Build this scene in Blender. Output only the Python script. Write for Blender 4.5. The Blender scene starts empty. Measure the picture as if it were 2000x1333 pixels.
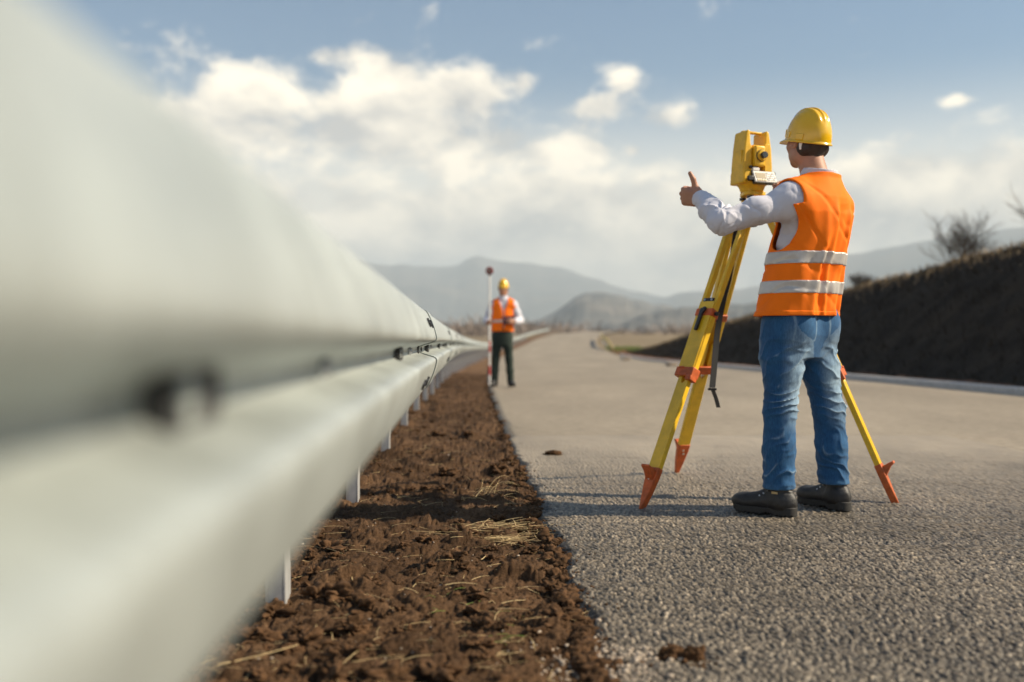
import bpy, math, random
import numpy as np
from mathutils import Vector, Matrix

random.seed(7)
RNG = np.random.default_rng(11)
SC = bpy.context.scene
COL = SC.collection
F32 = np.float32

# ------------------------------------------------------------------ camera
cam_d = bpy.data.cameras.new("camera")
cam = bpy.data.objects.new("camera", cam_d)
COL.objects.link(cam)
cam.location = (0.0, 0.0, 0.775)
cam.rotation_euler = (math.radians(90.0), 0.0, 0.0)
cam_d.lens = 35.0
cam_d.sensor_width = 36.0
cam_d.clip_start = 0.02
cam_d.clip_end = 30000.0
cam_d.dof.use_dof = True
cam_d.dof.focus_distance = 4.0
cam_d.dof.aperture_fstop = 1.55
SC.camera = cam

# ------------------------------------------------------------------ exposure
SC.view_settings.view_transform = 'Standard'
SC.view_settings.look = 'None'
SC.view_settings.exposure = EXPOSURE = 0.86
SC.view_settings.gamma = 1.0
SC.view_settings.use_curve_mapping = False

# ------------------------------------------------------------------ sun and sky
SUN_EL = math.radians(36.0)
SUN_DIR = Vector((math.cos(SUN_EL), -math.cos(SUN_EL) * 0.055, math.sin(SUN_EL))).normalized()  # towards the sun
sun_d = bpy.data.lights.new("sun", 'SUN')
sun_d.energy = 5.0
sun_d.angle = math.radians(0.53)
sun_d.color = (1.0, 0.85, 0.64)
sun = bpy.data.objects.new("sun", sun_d)
COL.objects.link(sun)
sun.rotation_euler = SUN_DIR.to_track_quat('Z', 'Y').to_euler()

world = bpy.data.worlds.new("World")
SC.world = world
world.use_nodes = True
try:
    world.cycles.sampling_method = 'MANUAL'
    world.cycles.sample_map_resolution = 1024
except Exception:
    pass


class NT:
    """small helper to write node maths"""
    def __init__(self, tree):
        self.t = tree

    def n(self, typ, **kw):
        nd = self.t.nodes.new(typ)
        for k, v in kw.items():
            setattr(nd, k, v)
        return nd

    def link(self, a, b):
        self.t.links.new(a, b)

    def put(self, sock, v):
        if hasattr(v, 'is_output') or isinstance(v, bpy.types.NodeSocket):
            self.t.links.new(v, sock)
        else:
            sock.default_value = v

    def m(self, op, a, b=None, c=None, clamp=False):
        nd = self.t.nodes.new('ShaderNodeMath')
        nd.operation = op
        nd.use_clamp = clamp
        self.put(nd.inputs[0], a)
        if b is not None:
            self.put(nd.inputs[1], b)
        if c is not None:
            self.put(nd.inputs[2], c)
        return nd.outputs[0]

    def mix(self, f, a, b, blend='MIX'):
        nd = self.t.nodes.new('ShaderNodeMix')
        nd.data_type = 'RGBA'
        nd.blend_type = blend
        self.put(nd.inputs[0], f)
        self.put(nd.inputs[6], a if hasattr(a, 'links') or isinstance(a, bpy.types.NodeSocket) else tuple(a))
        self.put(nd.inputs[7], b if isinstance(b, bpy.types.NodeSocket) else tuple(b))
        return nd.outputs[2]

    def sstep(self, x, lo, hi):
        nd = self.t.nodes.new('ShaderNodeMapRange')
        nd.interpolation_type = 'SMOOTHSTEP'
        self.put(nd.inputs[0], x)
        nd.inputs[1].default_value = lo
        nd.inputs[2].default_value = hi
        nd.inputs[3].default_value = 0.0
        nd.inputs[4].default_value = 1.0
        return nd.outputs[0]

    def noise(self, vec, scale, detail=5.0, rough=0.55, dist=0.0):
        nd = self.t.nodes.new('ShaderNodeTexNoise')
        nd.inputs['Scale'].default_value = scale
        nd.inputs['Detail'].default_value = detail
        nd.inputs['Roughness'].default_value = rough
        nd.inputs['Distortion'].default_value = dist
        if vec is not None:
            self.t.links.new(vec, nd.inputs['Vector'])
        return nd.outputs['Fac']


def build_sky():
    t = world.node_tree
    t.nodes.clear()
    N = NT(t)
    out = N.n('ShaderNodeOutputWorld')
    bg = N.n('ShaderNodeBackground')
    sky = N.n('ShaderNodeTexSky', sky_type='NISHITA')
    sky.sun_disc = False
    sky.sun_elevation = SUN_EL
    sky.sun_rotation = math.atan2(SUN_DIR.x, SUN_DIR.y)
    sky.altitude = 200.0
    sky.air_density = 1.0
    sky.dust_density = 1.6
    sky.ozone_density = 1.2
    STR = 0.10
    tc = N.n('ShaderNodeTexCoord')
    gen = tc.outputs['Generated']
    sep = N.n('ShaderNodeSeparateXYZ')
    N.link(gen, sep.inputs[0])
    x, y, z = sep.outputs
    az = N.m('ARCTAN2', x, y)
    el = N.m('ARCSINE', z)
    # cloud coordinates: azimuth / stretched elevation
    cmb = N.n('ShaderNodeCombineXYZ')
    N.link(az, cmb.inputs[0])
    N.link(N.m('MULTIPLY', el, 1.5), cmb.inputs[1])
    cmb.inputs[2].default_value = 3.7
    cv = cmb.outputs[0]
    n1 = N.noise(cv, 9.0, 9.0, 0.60, 0.25)
    n2 = N.noise(cv, 24.0, 7.0, 0.62, 0.2)
    up = N.n('ShaderNodeVectorMath', operation='ADD')
    N.link(cv, up.inputs[0])
    up.inputs[1].default_value = (0.020, 0.036, 0.0)
    n1u = N.noise(up.outputs[0], 9.0, 4.0, 0.5, 0.15)

    def blob(px, py, rx, ry, amp=1.0):
        a0 = math.atan((px - 1000) / 1944.0)
        e0 = math.atan((667 - py) / 1944.0 * math.cos(a0))
        ra, re = rx / 1944.0, ry / 1944.0
        da = N.m('MULTIPLY', N.m('SUBTRACT', az, a0), 1 / ra)
        de = N.m('MULTIPLY', N.m('SUBTRACT', el, e0), 1 / re)
        r2 = N.m('ADD', N.m('MULTIPLY', da, da), N.m('MULTIPLY', de, de))
        return N.m('MULTIPLY', N.m('EXPONENT', N.m('MULTIPLY', r2, -1.0)), amp)

    blobs = [(485, 175, 105, 62, 1.0), (650, 108, 60, 20, .75), (760, 185, 125, 85, 1.15), (930, 175, 62, 45, .95),
             (960, 290, 120, 60, .9), (620, 285, 300, 70, .85), (1025, 165, 25, 22, .7),
             (1170, 212, 66, 34, .95), (1222, 155, 44, 26, .85), (1310, 228, 58, 26, .85), (1140, 300, 85, 46, .95),
             (1238, 295, 18, 12, .8), (1870, 196, 34, 12, .75), (1780, 345, 150, 62, .95), (1970, 370, 70, 45, .9),
             (330, 95, 90, 30, .40), (880, 345, 70, 40, .6), (300, 250, 110, 60, .8)]
    s = None
    for b in blobs:
        g = blob(*b)
        s = g if s is None else N.m('ADD', s, g)
    # low stratus bank all around the horizon, loose cumulus above it elsewhere
    low = N.sstep(el, 0.225, 0.125)
    low = N.m('MULTIPLY', low, 1.02)
    s = N.m('MAXIMUM', N.m('MINIMUM', N.m('MULTIPLY', s, 0.92), 1.05), low)
    # elsewhere in the sky (behind and beside the camera) the same sort of cumulus
    side = N.sstep(N.m('ABSOLUTE', az), 0.56, 0.75)
    rest = N.m('MULTIPLY', N.m('MULTIPLY', side, N.sstep(el, 0.55, 0.12)), 0.42)
    s = N.m('MAXIMUM', s, rest)
    nn = N.m('ADD', N.m('MULTIPLY', N.m('SUBTRACT', n1, 0.5), 2.1), N.m('MULTIPLY', N.m('SUBTRACT', n2, 0.5), 1.1))
    dens = N.m('ADD', s, nn)
    cov = N.sstep(dens, 0.28, 0.95)
    cov = N.m('MULTIPLY', cov, 0.97)
    # lit side / grey base of the clouds
    lit = N.m('ADD', N.m('MULTIPLY', N.m('SUBTRACT', n1, n1u), 3.6), 0.58)
    lit = N.m('ADD', lit, N.m('MULTIPLY', N.m('SUBTRACT', n2, 0.5), 1.0))
    lit = N.m('SUBTRACT', lit, N.m('MULTIPLY', N.sstep(dens, 0.75, 1.6), 0.22), clamp=True)
    CW = 1.0 / STR
    dark = tuple(v * CW for v in (0.38, 0.36, 0.335)) + (1,)
    brt = tuple(v * CW for v in (0.98, 0.86, 0.67)) + (1,)
    ccol = N.mix(lit, dark, brt)
    # warm pale veil near the horizon
    veil = N.m('MULTIPLY', N.sstep(el, 0.27, 0.03), 0.80)
    skyc = sky.outputs[0]
    hs = N.n('ShaderNodeHueSaturation')
    hs.inputs['Saturation'].default_value = 1.35
    hs.inputs['Value'].default_value = 0.64
    N.link(skyc, hs.inputs['Color'])
    skyt = N.mix(1.0, hs.outputs[0], (0.66, 0.93, 0.98, 1), 'MULTIPLY')
    skyt = N.mix(veil, skyt, tuple(v * CW for v in (1.52, 1.27, 0.92)) + (1,))
    col = N.mix(cov, skyt, ccol)
    N.link(col, bg.inputs['Color'])
    bg.inputs['Strength'].default_value = STR
    N.link(bg.outputs[0], out.inputs['Surface'])


build_sky()

# ================================================================== helpers
def new_mesh(name, V, faces, mat=None, parent=None, smooth=True, attrs=None, loc=None):
    """faces: (n,3)/(n,4) int array or list of lists; attrs: {name: (nverts,4)}"""
    V = np.ascontiguousarray(V, dtype=F32)
    me = bpy.data.meshes.new(name)
    if isinstance(faces, np.ndarray):
        nf, k = faces.shape
        me.vertices.add(len(V))
        me.vertices.foreach_set('co', V.ravel())
        me.loops.add(nf * k)
        me.loops.foreach_set('vertex_index', np.ascontiguousarray(faces, dtype=np.int32).ravel())
        me.polygons.add(nf)
        me.polygons.foreach_set('loop_start', np.arange(0, nf * k, k, dtype=np.int32))
        me.update(calc_edges=True)
    else:
        me.from_pydata([tuple(v) for v in V.tolist()], [], faces)
        me.update()
    if smooth:
        me.polygons.foreach_set('use_smooth', np.ones(len(me.polygons), dtype=bool))
    if attrs:
        for an, av in attrs.items():
            a = me.attributes.new(an, 'FLOAT_COLOR', 'POINT')
            a.data.foreach_set('color', np.ascontiguousarray(av, dtype=F32).ravel())
    if mat:
        me.materials.append(mat)
    o = bpy.data.objects.new(name, me)
    COL.objects.link(o)
    if loc is not None:
        o.location = loc
    if parent:
        o.parent = parent
    return o


def empty(name, loc=(0, 0, 0), rz=0.0):
    o = bpy.data.objects.new(name, None)
    COL.objects.link(o)
    o.location = loc
    o.rotation_euler = (0, 0, rz)
    return o


def tag(o, label=None, cat=None, group=None, kind=None):
    if label:
        o['label'] = label
    if cat:
        o['category'] = cat
    if group:
        o['group'] = group
    if kind:
        o['kind'] = kind
    return o


def rel(parent, P):
    """world points -> local to an unrotated parent"""
    return np.asarray(P, dtype=float) - np.array(parent.location)


class MB:
    """collects simple shapes into one mesh"""
    def __init__(self):
        self.v = []
        self.f = []

    def add(self, vs, fs):
        b = len(self.v)
        self.v.extend([tuple(map(float, p)) for p in vs])
        self.f.extend([[b + i for i in f] for f in fs])

    def box(self, c, half, R=None, taper=1.0):
        R = Matrix.Identity(3) if R is None else R
        vs = []
        for sx, sy, sz in ((-1, -1, -1), (1, -1, -1), (1, 1, -1), (-1, 1, -1), (-1, -1, 1), (1, -1, 1), (1, 1, 1), (-1, 1, 1)):
            k = taper if sz > 0 else 1.0
            vs.append(Vector(c) + R @ Vector((sx * half[0] * k, sy * half[1] * k, sz * half[2])))
        self.add(vs, [[0, 3, 2, 1], [4, 5, 6, 7], [0, 1, 5, 4], [1, 2, 6, 5], [2, 3, 7, 6], [3, 0, 4, 7]])

    def prism(self, poly, axis_o, U, W, D, depth):
        """poly: (u,w) outline, extruded +-depth along D"""
        n = len(poly)
        U, W, D, O = Vector(U), Vector(W), Vector(D), Vector(axis_o)
        vs = [O + U * p[0] + W * p[1] - D * depth for p in poly] + [O + U * p[0] + W * p[1] + D * depth for p in poly]
        fs = [list(range(n))[::-1], list(range(n, 2 * n))]
        for i in range(n):
            j = (i + 1) % n
            fs.append([i, j, n + j, n + i])
        self.add(vs, fs)

    def tube(self, pts, radii, n=10, cap=True):
        pts = [Vector(p) for p in pts]
        if not hasattr(radii, '__len__'):
            radii = [radii] * len(pts)
        rings = []
        ref = None
        for i, p in enumerate(pts):
            d = (pts[min(i + 1, len(pts) - 1)] - pts[max(i - 1, 0)]).normalized()
            if ref is None:
                ref = d.orthogonal().normalized()
            ref = (ref - d * ref.dot(d))
            if ref.length < 1e-6:
                ref = d.orthogonal()
            ref.normalize()
            b = d.cross(ref)
            rings.append([p + (ref * math.cos(2 * math.pi * k / n) + b * math.sin(2 * math.pi * k / n)) * radii[i] for k in range(n)])
        vs = [q for r in rings for q in r]
        fs = []
        for i in range(len(pts) - 1):
            for k in range(n):
                k2 = (k + 1) % n
                fs.append([i * n + k, i * n + k2, (i + 1) * n + k2, (i + 1) * n + k])
        if cap:
            fs.append(list(range(n))[::-1])
            fs.append([(len(pts) - 1) * n + k for k in range(n)])
        self.add(vs, fs)

    def cyl(self, a, b, r, n=20, r2=None):
        self.tube([a, b], [r, r if r2 is None else r2], n)

    def ribbon(self, pts, side, w, th):
        """strap: centre line pts, side vector, half width, thickness"""
        S = Vector(side).normalized()
        vs = []
        P = [Vector(p) for p in pts]
        for i, p in enumerate(P):
            d = (P[min(i + 1, len(P) - 1)] - P[max(i - 1, 0)]).normalized()
            nrm = d.cross(S).normalized()
            for a, b in ((-1, -1), (1, -1), (1, 1), (-1, 1)):
                vs.append(p + S * a * w + nrm * b * th)
        fs = [[3, 2, 1, 0]]
        for i in range(len(P) - 1):
            for k in range(4):
                k2 = (k + 1) % 4
                fs.append([i * 4 + k, i * 4 + k2, i * 4 + 4 + k2, i * 4 + 4 + k])
        e = (len(P) - 1) * 4
        fs.append([e, e + 1, e + 2, e + 3])
        self.add(vs, fs)

    def build(self, name, mat, parent=None, bevel=0.0, smooth=False, seg=2, loc=None):
        off = np.zeros(3)
        if parent is not None and loc is None:
            pass
        me = bpy.data.meshes.new(name)
        me.from_pydata(self.v, [], self.f)
        me.validate()
        me.update()
        if mat:
            me.materials.append(mat)
        o = bpy.data.objects.new(name, me)
        COL.objects.link(o)
        if parent:
            o.parent = parent
        if loc is not None:
            o.location = loc
        if bevel > 0:
            md = o.modifiers.new('bevel', 'BEVEL')
            md.width = bevel
            md.segments = seg
            md.limit_method = 'ANGLE'
            md.angle_limit = math.radians(35)
        me.polygons.foreach_set('use_smooth', np.ones(len(me.polygons), dtype=bool))
        if not smooth:
            try:
                me.set_sharp_from_angle(angle=math.radians(38))
            except Exception:
                pass
        return o


# ------------------------------------------------------------------ numpy noise
def _h(ix, iy, iz, seed):
    n = (ix.astype(np.int64) * 374761393 + iy.astype(np.int64) * 668265263 + iz.astype(np.int64) * 2147483647 + seed * 144665) & 0xFFFFFFFF
    n = ((n ^ (n >> 13)) * 1274126177) & 0xFFFFFFFF
    n = ((n ^ (n >> 16)) * 2246822519) & 0xFFFFFFFF
    n = n ^ (n >> 15)
    return (n & 0xFFFFFF).astype(F32) / F32(0xFFFFFF)


def vnoise(x, y, z=None, seed=0):
    """value noise -1..1"""
    x = np.asarray(x, dtype=F32)
    y = np.asarray(y, dtype=F32)
    z = np.zeros(1, dtype=F32) if z is None else np.asarray(z, dtype=F32)
    x, y, z = np.broadcast_arrays(x, y, z)
    ix, iy, iz = np.floor(x), np.floor(y), np.floor(z)
    fx, fy, fz = x - ix, y - iy, z - iz
    ux, uy, uz = (f * f * f * (f * (f * 6 - 15) + 10) for f in (fx, fy, fz))
    ix, iy, iz = ix.astype(np.int64), iy.astype(np.int64), iz.astype(np.int64)
    r = 0
    flat = not np.any(z)
    for dz in ((0,) if flat else (0, 1)):
        wz = 1.0 if flat else (uz if dz else 1 - uz)
        for dy in (0, 1):
            wy = uy if dy else 1 - uy
            for dx in (0, 1):
                wx = ux if dx else 1 - ux
                r = r + _h(ix + dx, iy + dy, iz + dz, seed) * wx * wy * wz
    return r * 2 - 1


def fbm(x, y, z=None, oct=4, seed=0, gain=0.5, lac=2.03):
    a, r, s = 1.0, 0, 0
    for o in range(oct):
        f = lac ** o
        r = r + a * vnoise(np.asarray(x) * f, np.asarray(y) * f, None if z is None else np.asarray(z) * f, seed + o * 17)
        s += a
        a *= gain
    return r / s


def worley(x, y, seed=0):
    """F1 distance, F2 distance and per-cell random in 2-D"""
    ix, iy = np.floor(x).astype(np.int64), np.floor(y).astype(np.int64)
    f1 = np.full(x.shape, 9.0, dtype=F32)
    f2 = np.full(x.shape, 9.0, dtype=F32)
    rid = np.zeros(x.shape, dtype=F32)
    zz = np.zeros_like(ix)
    for dx in (-1, 0, 1):
        for dy in (-1, 0, 1):
            cx, cy = ix + dx, iy + dy
            px = cx + _h(cx, cy, zz, seed)
            py = cy + _h(cx, cy, zz, seed + 5)
            d = np.sqrt((x - px) ** 2 + (y - py) ** 2).astype(F32)
            near = d < f1
            f2 = np.where(near, f1, np.minimum(f2, d))
            rid = np.where(near, _h(cx, cy, zz, seed + 9), rid)
            f1 = np.where(near, d, f1)
    return f1, f2, rid


def grid_faces(nr, nc):
    i = np.arange((nr - 1))[:, None] * nc + np.arange(nc - 1)[None, :]
    return np.stack([i, i + 1, i + nc + 1, i + nc], axis=-1).reshape(-1, 4)


def sm(x, a, b):
    t = np.clip((np.asarray(x, dtype=float) - a) / (b - a), 0, 1)
    return t * t * (3 - 2 * t)


# ------------------------------------------------------------------ materials
def mat(name, col, rough=0.6, metal=0.0, var=0.0, vscale=20.0, bump=0.0, bscale=80.0, attr=None, spec=0.5, col2=None, coat=0.0, sheen=0.0, stretch=None, bdet=4.0, bdist=0.01, sss=0.0):
    m = bpy.data.materials.new(name)
    m.use_nodes = True
    t = m.node_tree
    N = NT(t)
    b = t.nodes['Principled BSDF']
    b.inputs['Roughness'].default_value = rough
    b.inputs['Metallic'].default_value = metal
    b.inputs['Specular IOR Level'].default_value = spec
    if coat:
        b.inputs['Coat Weight'].default_value = coat
        b.inputs['Coat Roughness'].default_value = 0.15
    if sheen:
        b.inputs['Sheen Weight'].default_value = sheen
    if sss:
        b.inputs['Subsurface Weight'].default_value = sss
        b.inputs['Subsurface Radius'].default_value = (0.012, 0.005, 0.003)
        b.inputs['Subsurface Scale'].default_value = 1.0
    tc = N.n('ShaderNodeTexCoord')
    vec = tc.outputs['Object']
    if stretch:
        mp = N.n('ShaderNodeMapping')
        mp.inputs['Scale'].default_value = stretch
        N.link(vec, mp.inputs[0])
        vec = mp.outputs[0]
    c4 = tuple(col) + (1,)
    src = None
    if attr:
        at = N.n('ShaderNodeAttribute', attribute_name=attr)
        src = at.outputs['Color']
    if var > 0 or col2 is not None:
        f = N.noise(vec, vscale, 5.0, 0.6)
        f = N.sstep(f, 0.3, 0.7)
        if col2 is None:
            lo = tuple(c * (1 - var) for c in col) + (1,)
            hi = tuple(min(1, c * (1 + var)) for c in col) + (1,)
        else:
            lo, hi = c4, tuple(col2) + (1,)
        mx = N.mix(f, lo, hi)
        if src is not None:
            mx = N.mix(1.0, src, N.mix(f, (1 - var,) * 3 + (1,), (1 + var,) * 3 + (1,)), 'MULTIPLY')
        N.link(mx, b.inputs['Base Color'])
    elif src is not None:
        N.link(src, b.inputs['Base Color'])
    else:
        b.inputs['Base Color'].default_value = c4
    if bump > 0:
        f = N.noise(vec, bscale, bdet, 0.6)
        bp = N.n('ShaderNodeBump')
        bp.inputs['Strength'].default_value = bump
        bp.inputs['Distance'].default_value = bdist
        N.link(f, bp.inputs['Height'])
        N.link(bp.outputs[0], b.inputs['Normal'])
    return m


# ------------------------------------------------------------------ sdf volumes -> meshes
def V3(*a):
    return np.array(a, dtype=float)


def unit(v):
    v = np.asarray(v, dtype=float)
    return v / np.linalg.norm(v)


class Vol:
    def __init__(self, lo, hi, h):
        self.h = h
        self.lo = np.asarray(lo, dtype=float)
        n = np.ceil((np.asarray(hi) - self.lo) / h).astype(int) + 1
        self.n = n
        self.ax = [(self.lo[i] + h * np.arange(n[i])).astype(F32) for i in range(3)]
        self.F = np.full(tuple(n), 0.5, dtype=F32)

    def _sl(self, lo, hi):
        s = []
        for i in range(3):
            a = int(np.clip(np.floor((lo[i] - self.lo[i]) / self.h), 0, self.n[i]))
            b = int(np.clip(np.ceil((hi[i] - self.lo[i]) / self.h) + 1, 0, self.n[i]))
            s.append(slice(a, b))
        return tuple(s)

    def grid(self, sl):
        return (self.ax[0][sl[0]][:, None, None], self.ax[1][sl[1]][None, :, None], self.ax[2][sl[2]][None, None, :])

    def put(self, lo, hi, fn, k=0.0, mode='u'):
        sl = self._sl(lo, hi)
        A = self.F[sl]
        if A.size == 0:
            return self
        d = fn(*self.grid(sl)).astype(F32)
        d = np.broadcast_to(d, A.shape)
        if mode == 'u':
            if k > 0:
                hh = np.maximum(k - np.abs(A - d), 0) / k
                self.F[sl] = np.minimum(A, d) - hh * hh * k * 0.25
            else:
                self.F[sl] = np.minimum(A, d)
        elif mode == 's':
            d = -d
            if k > 0:
                hh = np.maximum(k - np.abs(A - d), 0) / k
                self.F[sl] = np.maximum(A, d) + hh * hh * k * 0.25
            else:
                self.F[sl] = np.maximum(A, d)
        elif mode == 'i':
            self.F[sl] = np.maximum(A, d)
        elif mode == 'add':
            self.F[sl] = A + d
        return self

    def cap(self, a, b, ra, rb=None, k=0.0, mode='u', flat=None):
        """tapered capsule; flat=(normal, factor): thickness along normal scaled by factor"""
        a, b = np.asarray(a, float), np.asarray(b, float)
        rb = ra if rb is None else rb
        R = max(ra, rb) * (max(1.0, flat[1]) if flat else 1.0) + k + 2 * self.h
        lo, hi = np.minimum(a, b) - R, np.maximum(a, b) + R
        ab = b - a
        L2 = float(ab @ ab) + 1e-12

        def fn(x, y, z):
            px, py, pz = x - a[0], y - a[1], z - a[2]
            t = np.clip((px * ab[0] + py * ab[1] + pz * ab[2]) / L2, 0, 1)
            qx, qy, qz = px - t * ab[0], py - t * ab[1], pz - t * ab[2]
            if flat:
                nn, fk = flat
                dn = qx * nn[0] + qy * nn[1] + qz * nn[2]
                g = dn * (1 / fk - 1)
                qx, qy, qz = qx + nn[0] * g, qy + nn[1] * g, qz + nn[2] * g
                sc = min(1.0, fk)
            else:
                sc = 1.0
            return (np.sqrt(qx * qx + qy * qy + qz * qz) - (ra + (rb - ra) * t)) * sc
        return self.put(lo, hi, fn, k, mode)

    def chain(self, pts, radii, k=0.0, flat=None):
        for i in range(len(pts) - 1):
            self.cap(pts[i], pts[i + 1], radii[i], radii[i + 1], k, 'u', flat)
        return self

    def ell(self, c, r, R=None, k=0.0, mode='u'):
        """ellipsoid; R rows are local axes"""
        c = np.asarray(c, float)
        r = np.asarray(r, float)
        R = np.eye(3) if R is None else np.asarray(R, float)
        m = max(r) + k + 2 * self.h

        def fn(x, y, z):
            p = (x - c[0], y - c[1], z - c[2])
            q = [(p[0] * R[i][0] + p[1] * R[i][1] + p[2] * R[i][2]) for i in range(3)]
            k0 = np.sqrt(sum((q[i] / r[i]) ** 2 for i in range(3)))
            k1 = np.sqrt(sum((q[i] / r[i] ** 2) ** 2 for i in range(3))) + 1e-9
            return k0 * (k0 - 1) / k1
        return self.put(c - m, c + m, fn, k, mode)

    def box(self, c, half, R=None, rad=0.0, k=0.0, mode='u'):
        c = np.asarray(c, float)
        half = np.asarray(half, float)
        R = np.eye(3) if R is None else np.asarray(R, float)
        m = np.linalg.norm(half) + k + 2 * self.h

        def fn(x, y, z):
            p = (x - c[0], y - c[1], z - c[2])
            q = [np.abs(p[0] * R[i][0] + p[1] * R[i][1] + p[2] * R[i][2]) - (half[i] - rad) for i in range(3)]
            o = np.sqrt(sum(np.maximum(v, 0) ** 2 for v in q))
            return o + np.minimum(np.maximum(np.maximum(q[0], q[1]), q[2]), 0) - rad
        return self.put(c - m, c + m, fn, k, mode)

    def mesh(self):
        F, h = self.F, self.h
        S = F < 0
        c = np.zeros(tuple(n - 1 for n in F.shape), dtype=np.int8)
        nx, ny, nz = F.shape
        for dx in (0, 1):
            for dy in (0, 1):
                for dz in (0, 1):
                    c += S[dx:nx - 1 + dx, dy:ny - 1 + dy, dz:nz - 1 + dz]
        act = np.argwhere((c > 0) & (c < 8))
        idx = np.full(c.shape, -1, dtype=np.int32)
        idx[act[:, 0], act[:, 1], act[:, 2]] = np.arange(len(act))
        corners = [(a, b, d) for a in (0, 1) for b in (0, 1) for d in (0, 1)]
        vals = {q: F[act[:, 0] + q[0], act[:, 1] + q[1], act[:, 2] + q[2]] for q in corners}
        P = np.zeros((len(act), 3), dtype=F32)
        cnt = np.zeros(len(act), dtype=F32)
        for q in corners:
            for axn in range(3):
                if q[axn] == 0:
                    q2 = list(q)
                    q2[axn] = 1
                    q2 = tuple(q2)
                    a, b = vals[q], vals[q2]
                    cr = (a < 0) != (b < 0)
                    t = np.where(cr, a / np.where(cr, a - b, 1), 0)
                    for j in range(3):
                        P[:, j] += np.where(cr, q[j] + (t if j == axn else 0), 0)
                    cnt += cr
        P = P / cnt[:, None] + act
        V = (P * h + self.lo).astype(F32)
        faces = []
        for axn in range(3):
            o1, o2 = (axn + 1) % 3, (axn + 2) % 3
            s0 = [slice(1, -1)] * 3
            s1 = [slice(1, -1)] * 3
            s0[axn] = slice(0, -1)
            s1[axn] = slice(1, None)
            A, B = S[tuple(s0)], S[tuple(s1)]
            e = np.argwhere(A != B)
            if len(e) == 0:
                continue
            inside = A[e[:, 0], e[:, 1], e[:, 2]]
            st = np.ones(3, dtype=int)
            st[axn] = 0
            g = e + st
            def cell(d1, d2):
                q = g.copy()
                q[:, o1] += d1
                q[:, o2] += d2
                return idx[q[:, 0], q[:, 1], q[:, 2]]
            quad = np.stack([cell(-1, -1), cell(0, -1), cell(0, 0), cell(-1, 0)], axis=1)
            quad[~inside] = quad[~inside][:, ::-1]
            faces.append(quad)
        faces = np.concatenate(faces)
        faces = faces[(faces >= 0).all(axis=1)]
        return V, faces


def relax(V, faces, it=1, lam=0.5):
    """plain laplacian smoothing"""
    n = len(V)
    e = np.concatenate([faces[:, [0, 1]], faces[:, [1, 2]], faces[:, [2, 3]], faces[:, [3, 0]]])
    for _ in range(it):
        acc = np.zeros((n, 3))
        cnt = np.zeros(n)
        for a, b in ((0, 1), (1, 0)):
            for j in range(3):
                acc[:, j] += np.bincount(e[:, a], V[e[:, b], j], n)
            cnt += np.bincount(e[:, a], minlength=n)
        m = acc / np.maximum(cnt, 1)[:, None]
        V = V + (m - V) * lam
    return V.astype(F32)

# ================================================================== the road's course
def bend(s):
    s = np.asarray(s, dtype=float)
    return -0.053 * s + 0.0006 * np.where(s < 170, s * s, 170 ** 2 + 2 * 170 * (s - 170))


_ZS = np.array([-40, 12, 20, 35, 50, 68, 100, 150, 220, 400, 900, 3000.])
_ZV = np.array([0, 0, -.03, -.12, -.22, -.20, .28, 1.75, 2.9, 3.4, 2.5, -6.])
_zs = np.concatenate([np.arange(-40, 420, 1.0), np.arange(420, 3000, 20.)])
_zv = np.interp(_zs, _ZS, _ZV)
_kern = np.hanning(21)
_kern /= _kern.sum()
_zz = np.convolve(np.pad(_zv, 10, mode='edge'), _kern, mode='valid')
_zz[:40] = 0.0
_zv = np.where(_zs < 14, 0.0, _zz)


def road_z(s):
    return np.interp(s, _zs, _zv)


def edge_o(s):
    """ragged left edge of the asphalt"""
    s = np.asarray(s, dtype=float)
    return 0.350 + 0.030 * fbm(s * 1.6, s * 0 + 3.3, oct=2, seed=3) + 0.024 * fbm(s * 9, s * 0 + 1.3, oct=4, seed=5, gain=.65)


KERB_O = 8.0

# ------------------------------------------------------------------ asphalt
m_asph = mat('asphalt', (0.2, 0.17, 0.14), 0.58, attr='Col', var=0.10, vscale=260, bump=0.5, bscale=420, bdist=0.002, spec=0.5)


def road_tone(x, y):
    """dust and tyre tracks, light brown grey"""
    v = 1.0 + 0.20 * fbm(x * 0.7, y * 0.25, oct=3, seed=31) + 0.12 * fbm(x * 3.1, y * 1.1, oct=3, seed=33)
    o = x - bend(y)
    v = v + 0.05 * np.exp(-((o - 2.2) / 0.5) ** 2) + 0.05 * np.exp(-((o - 4.2) / 0.5) ** 2)
    return v


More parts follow.
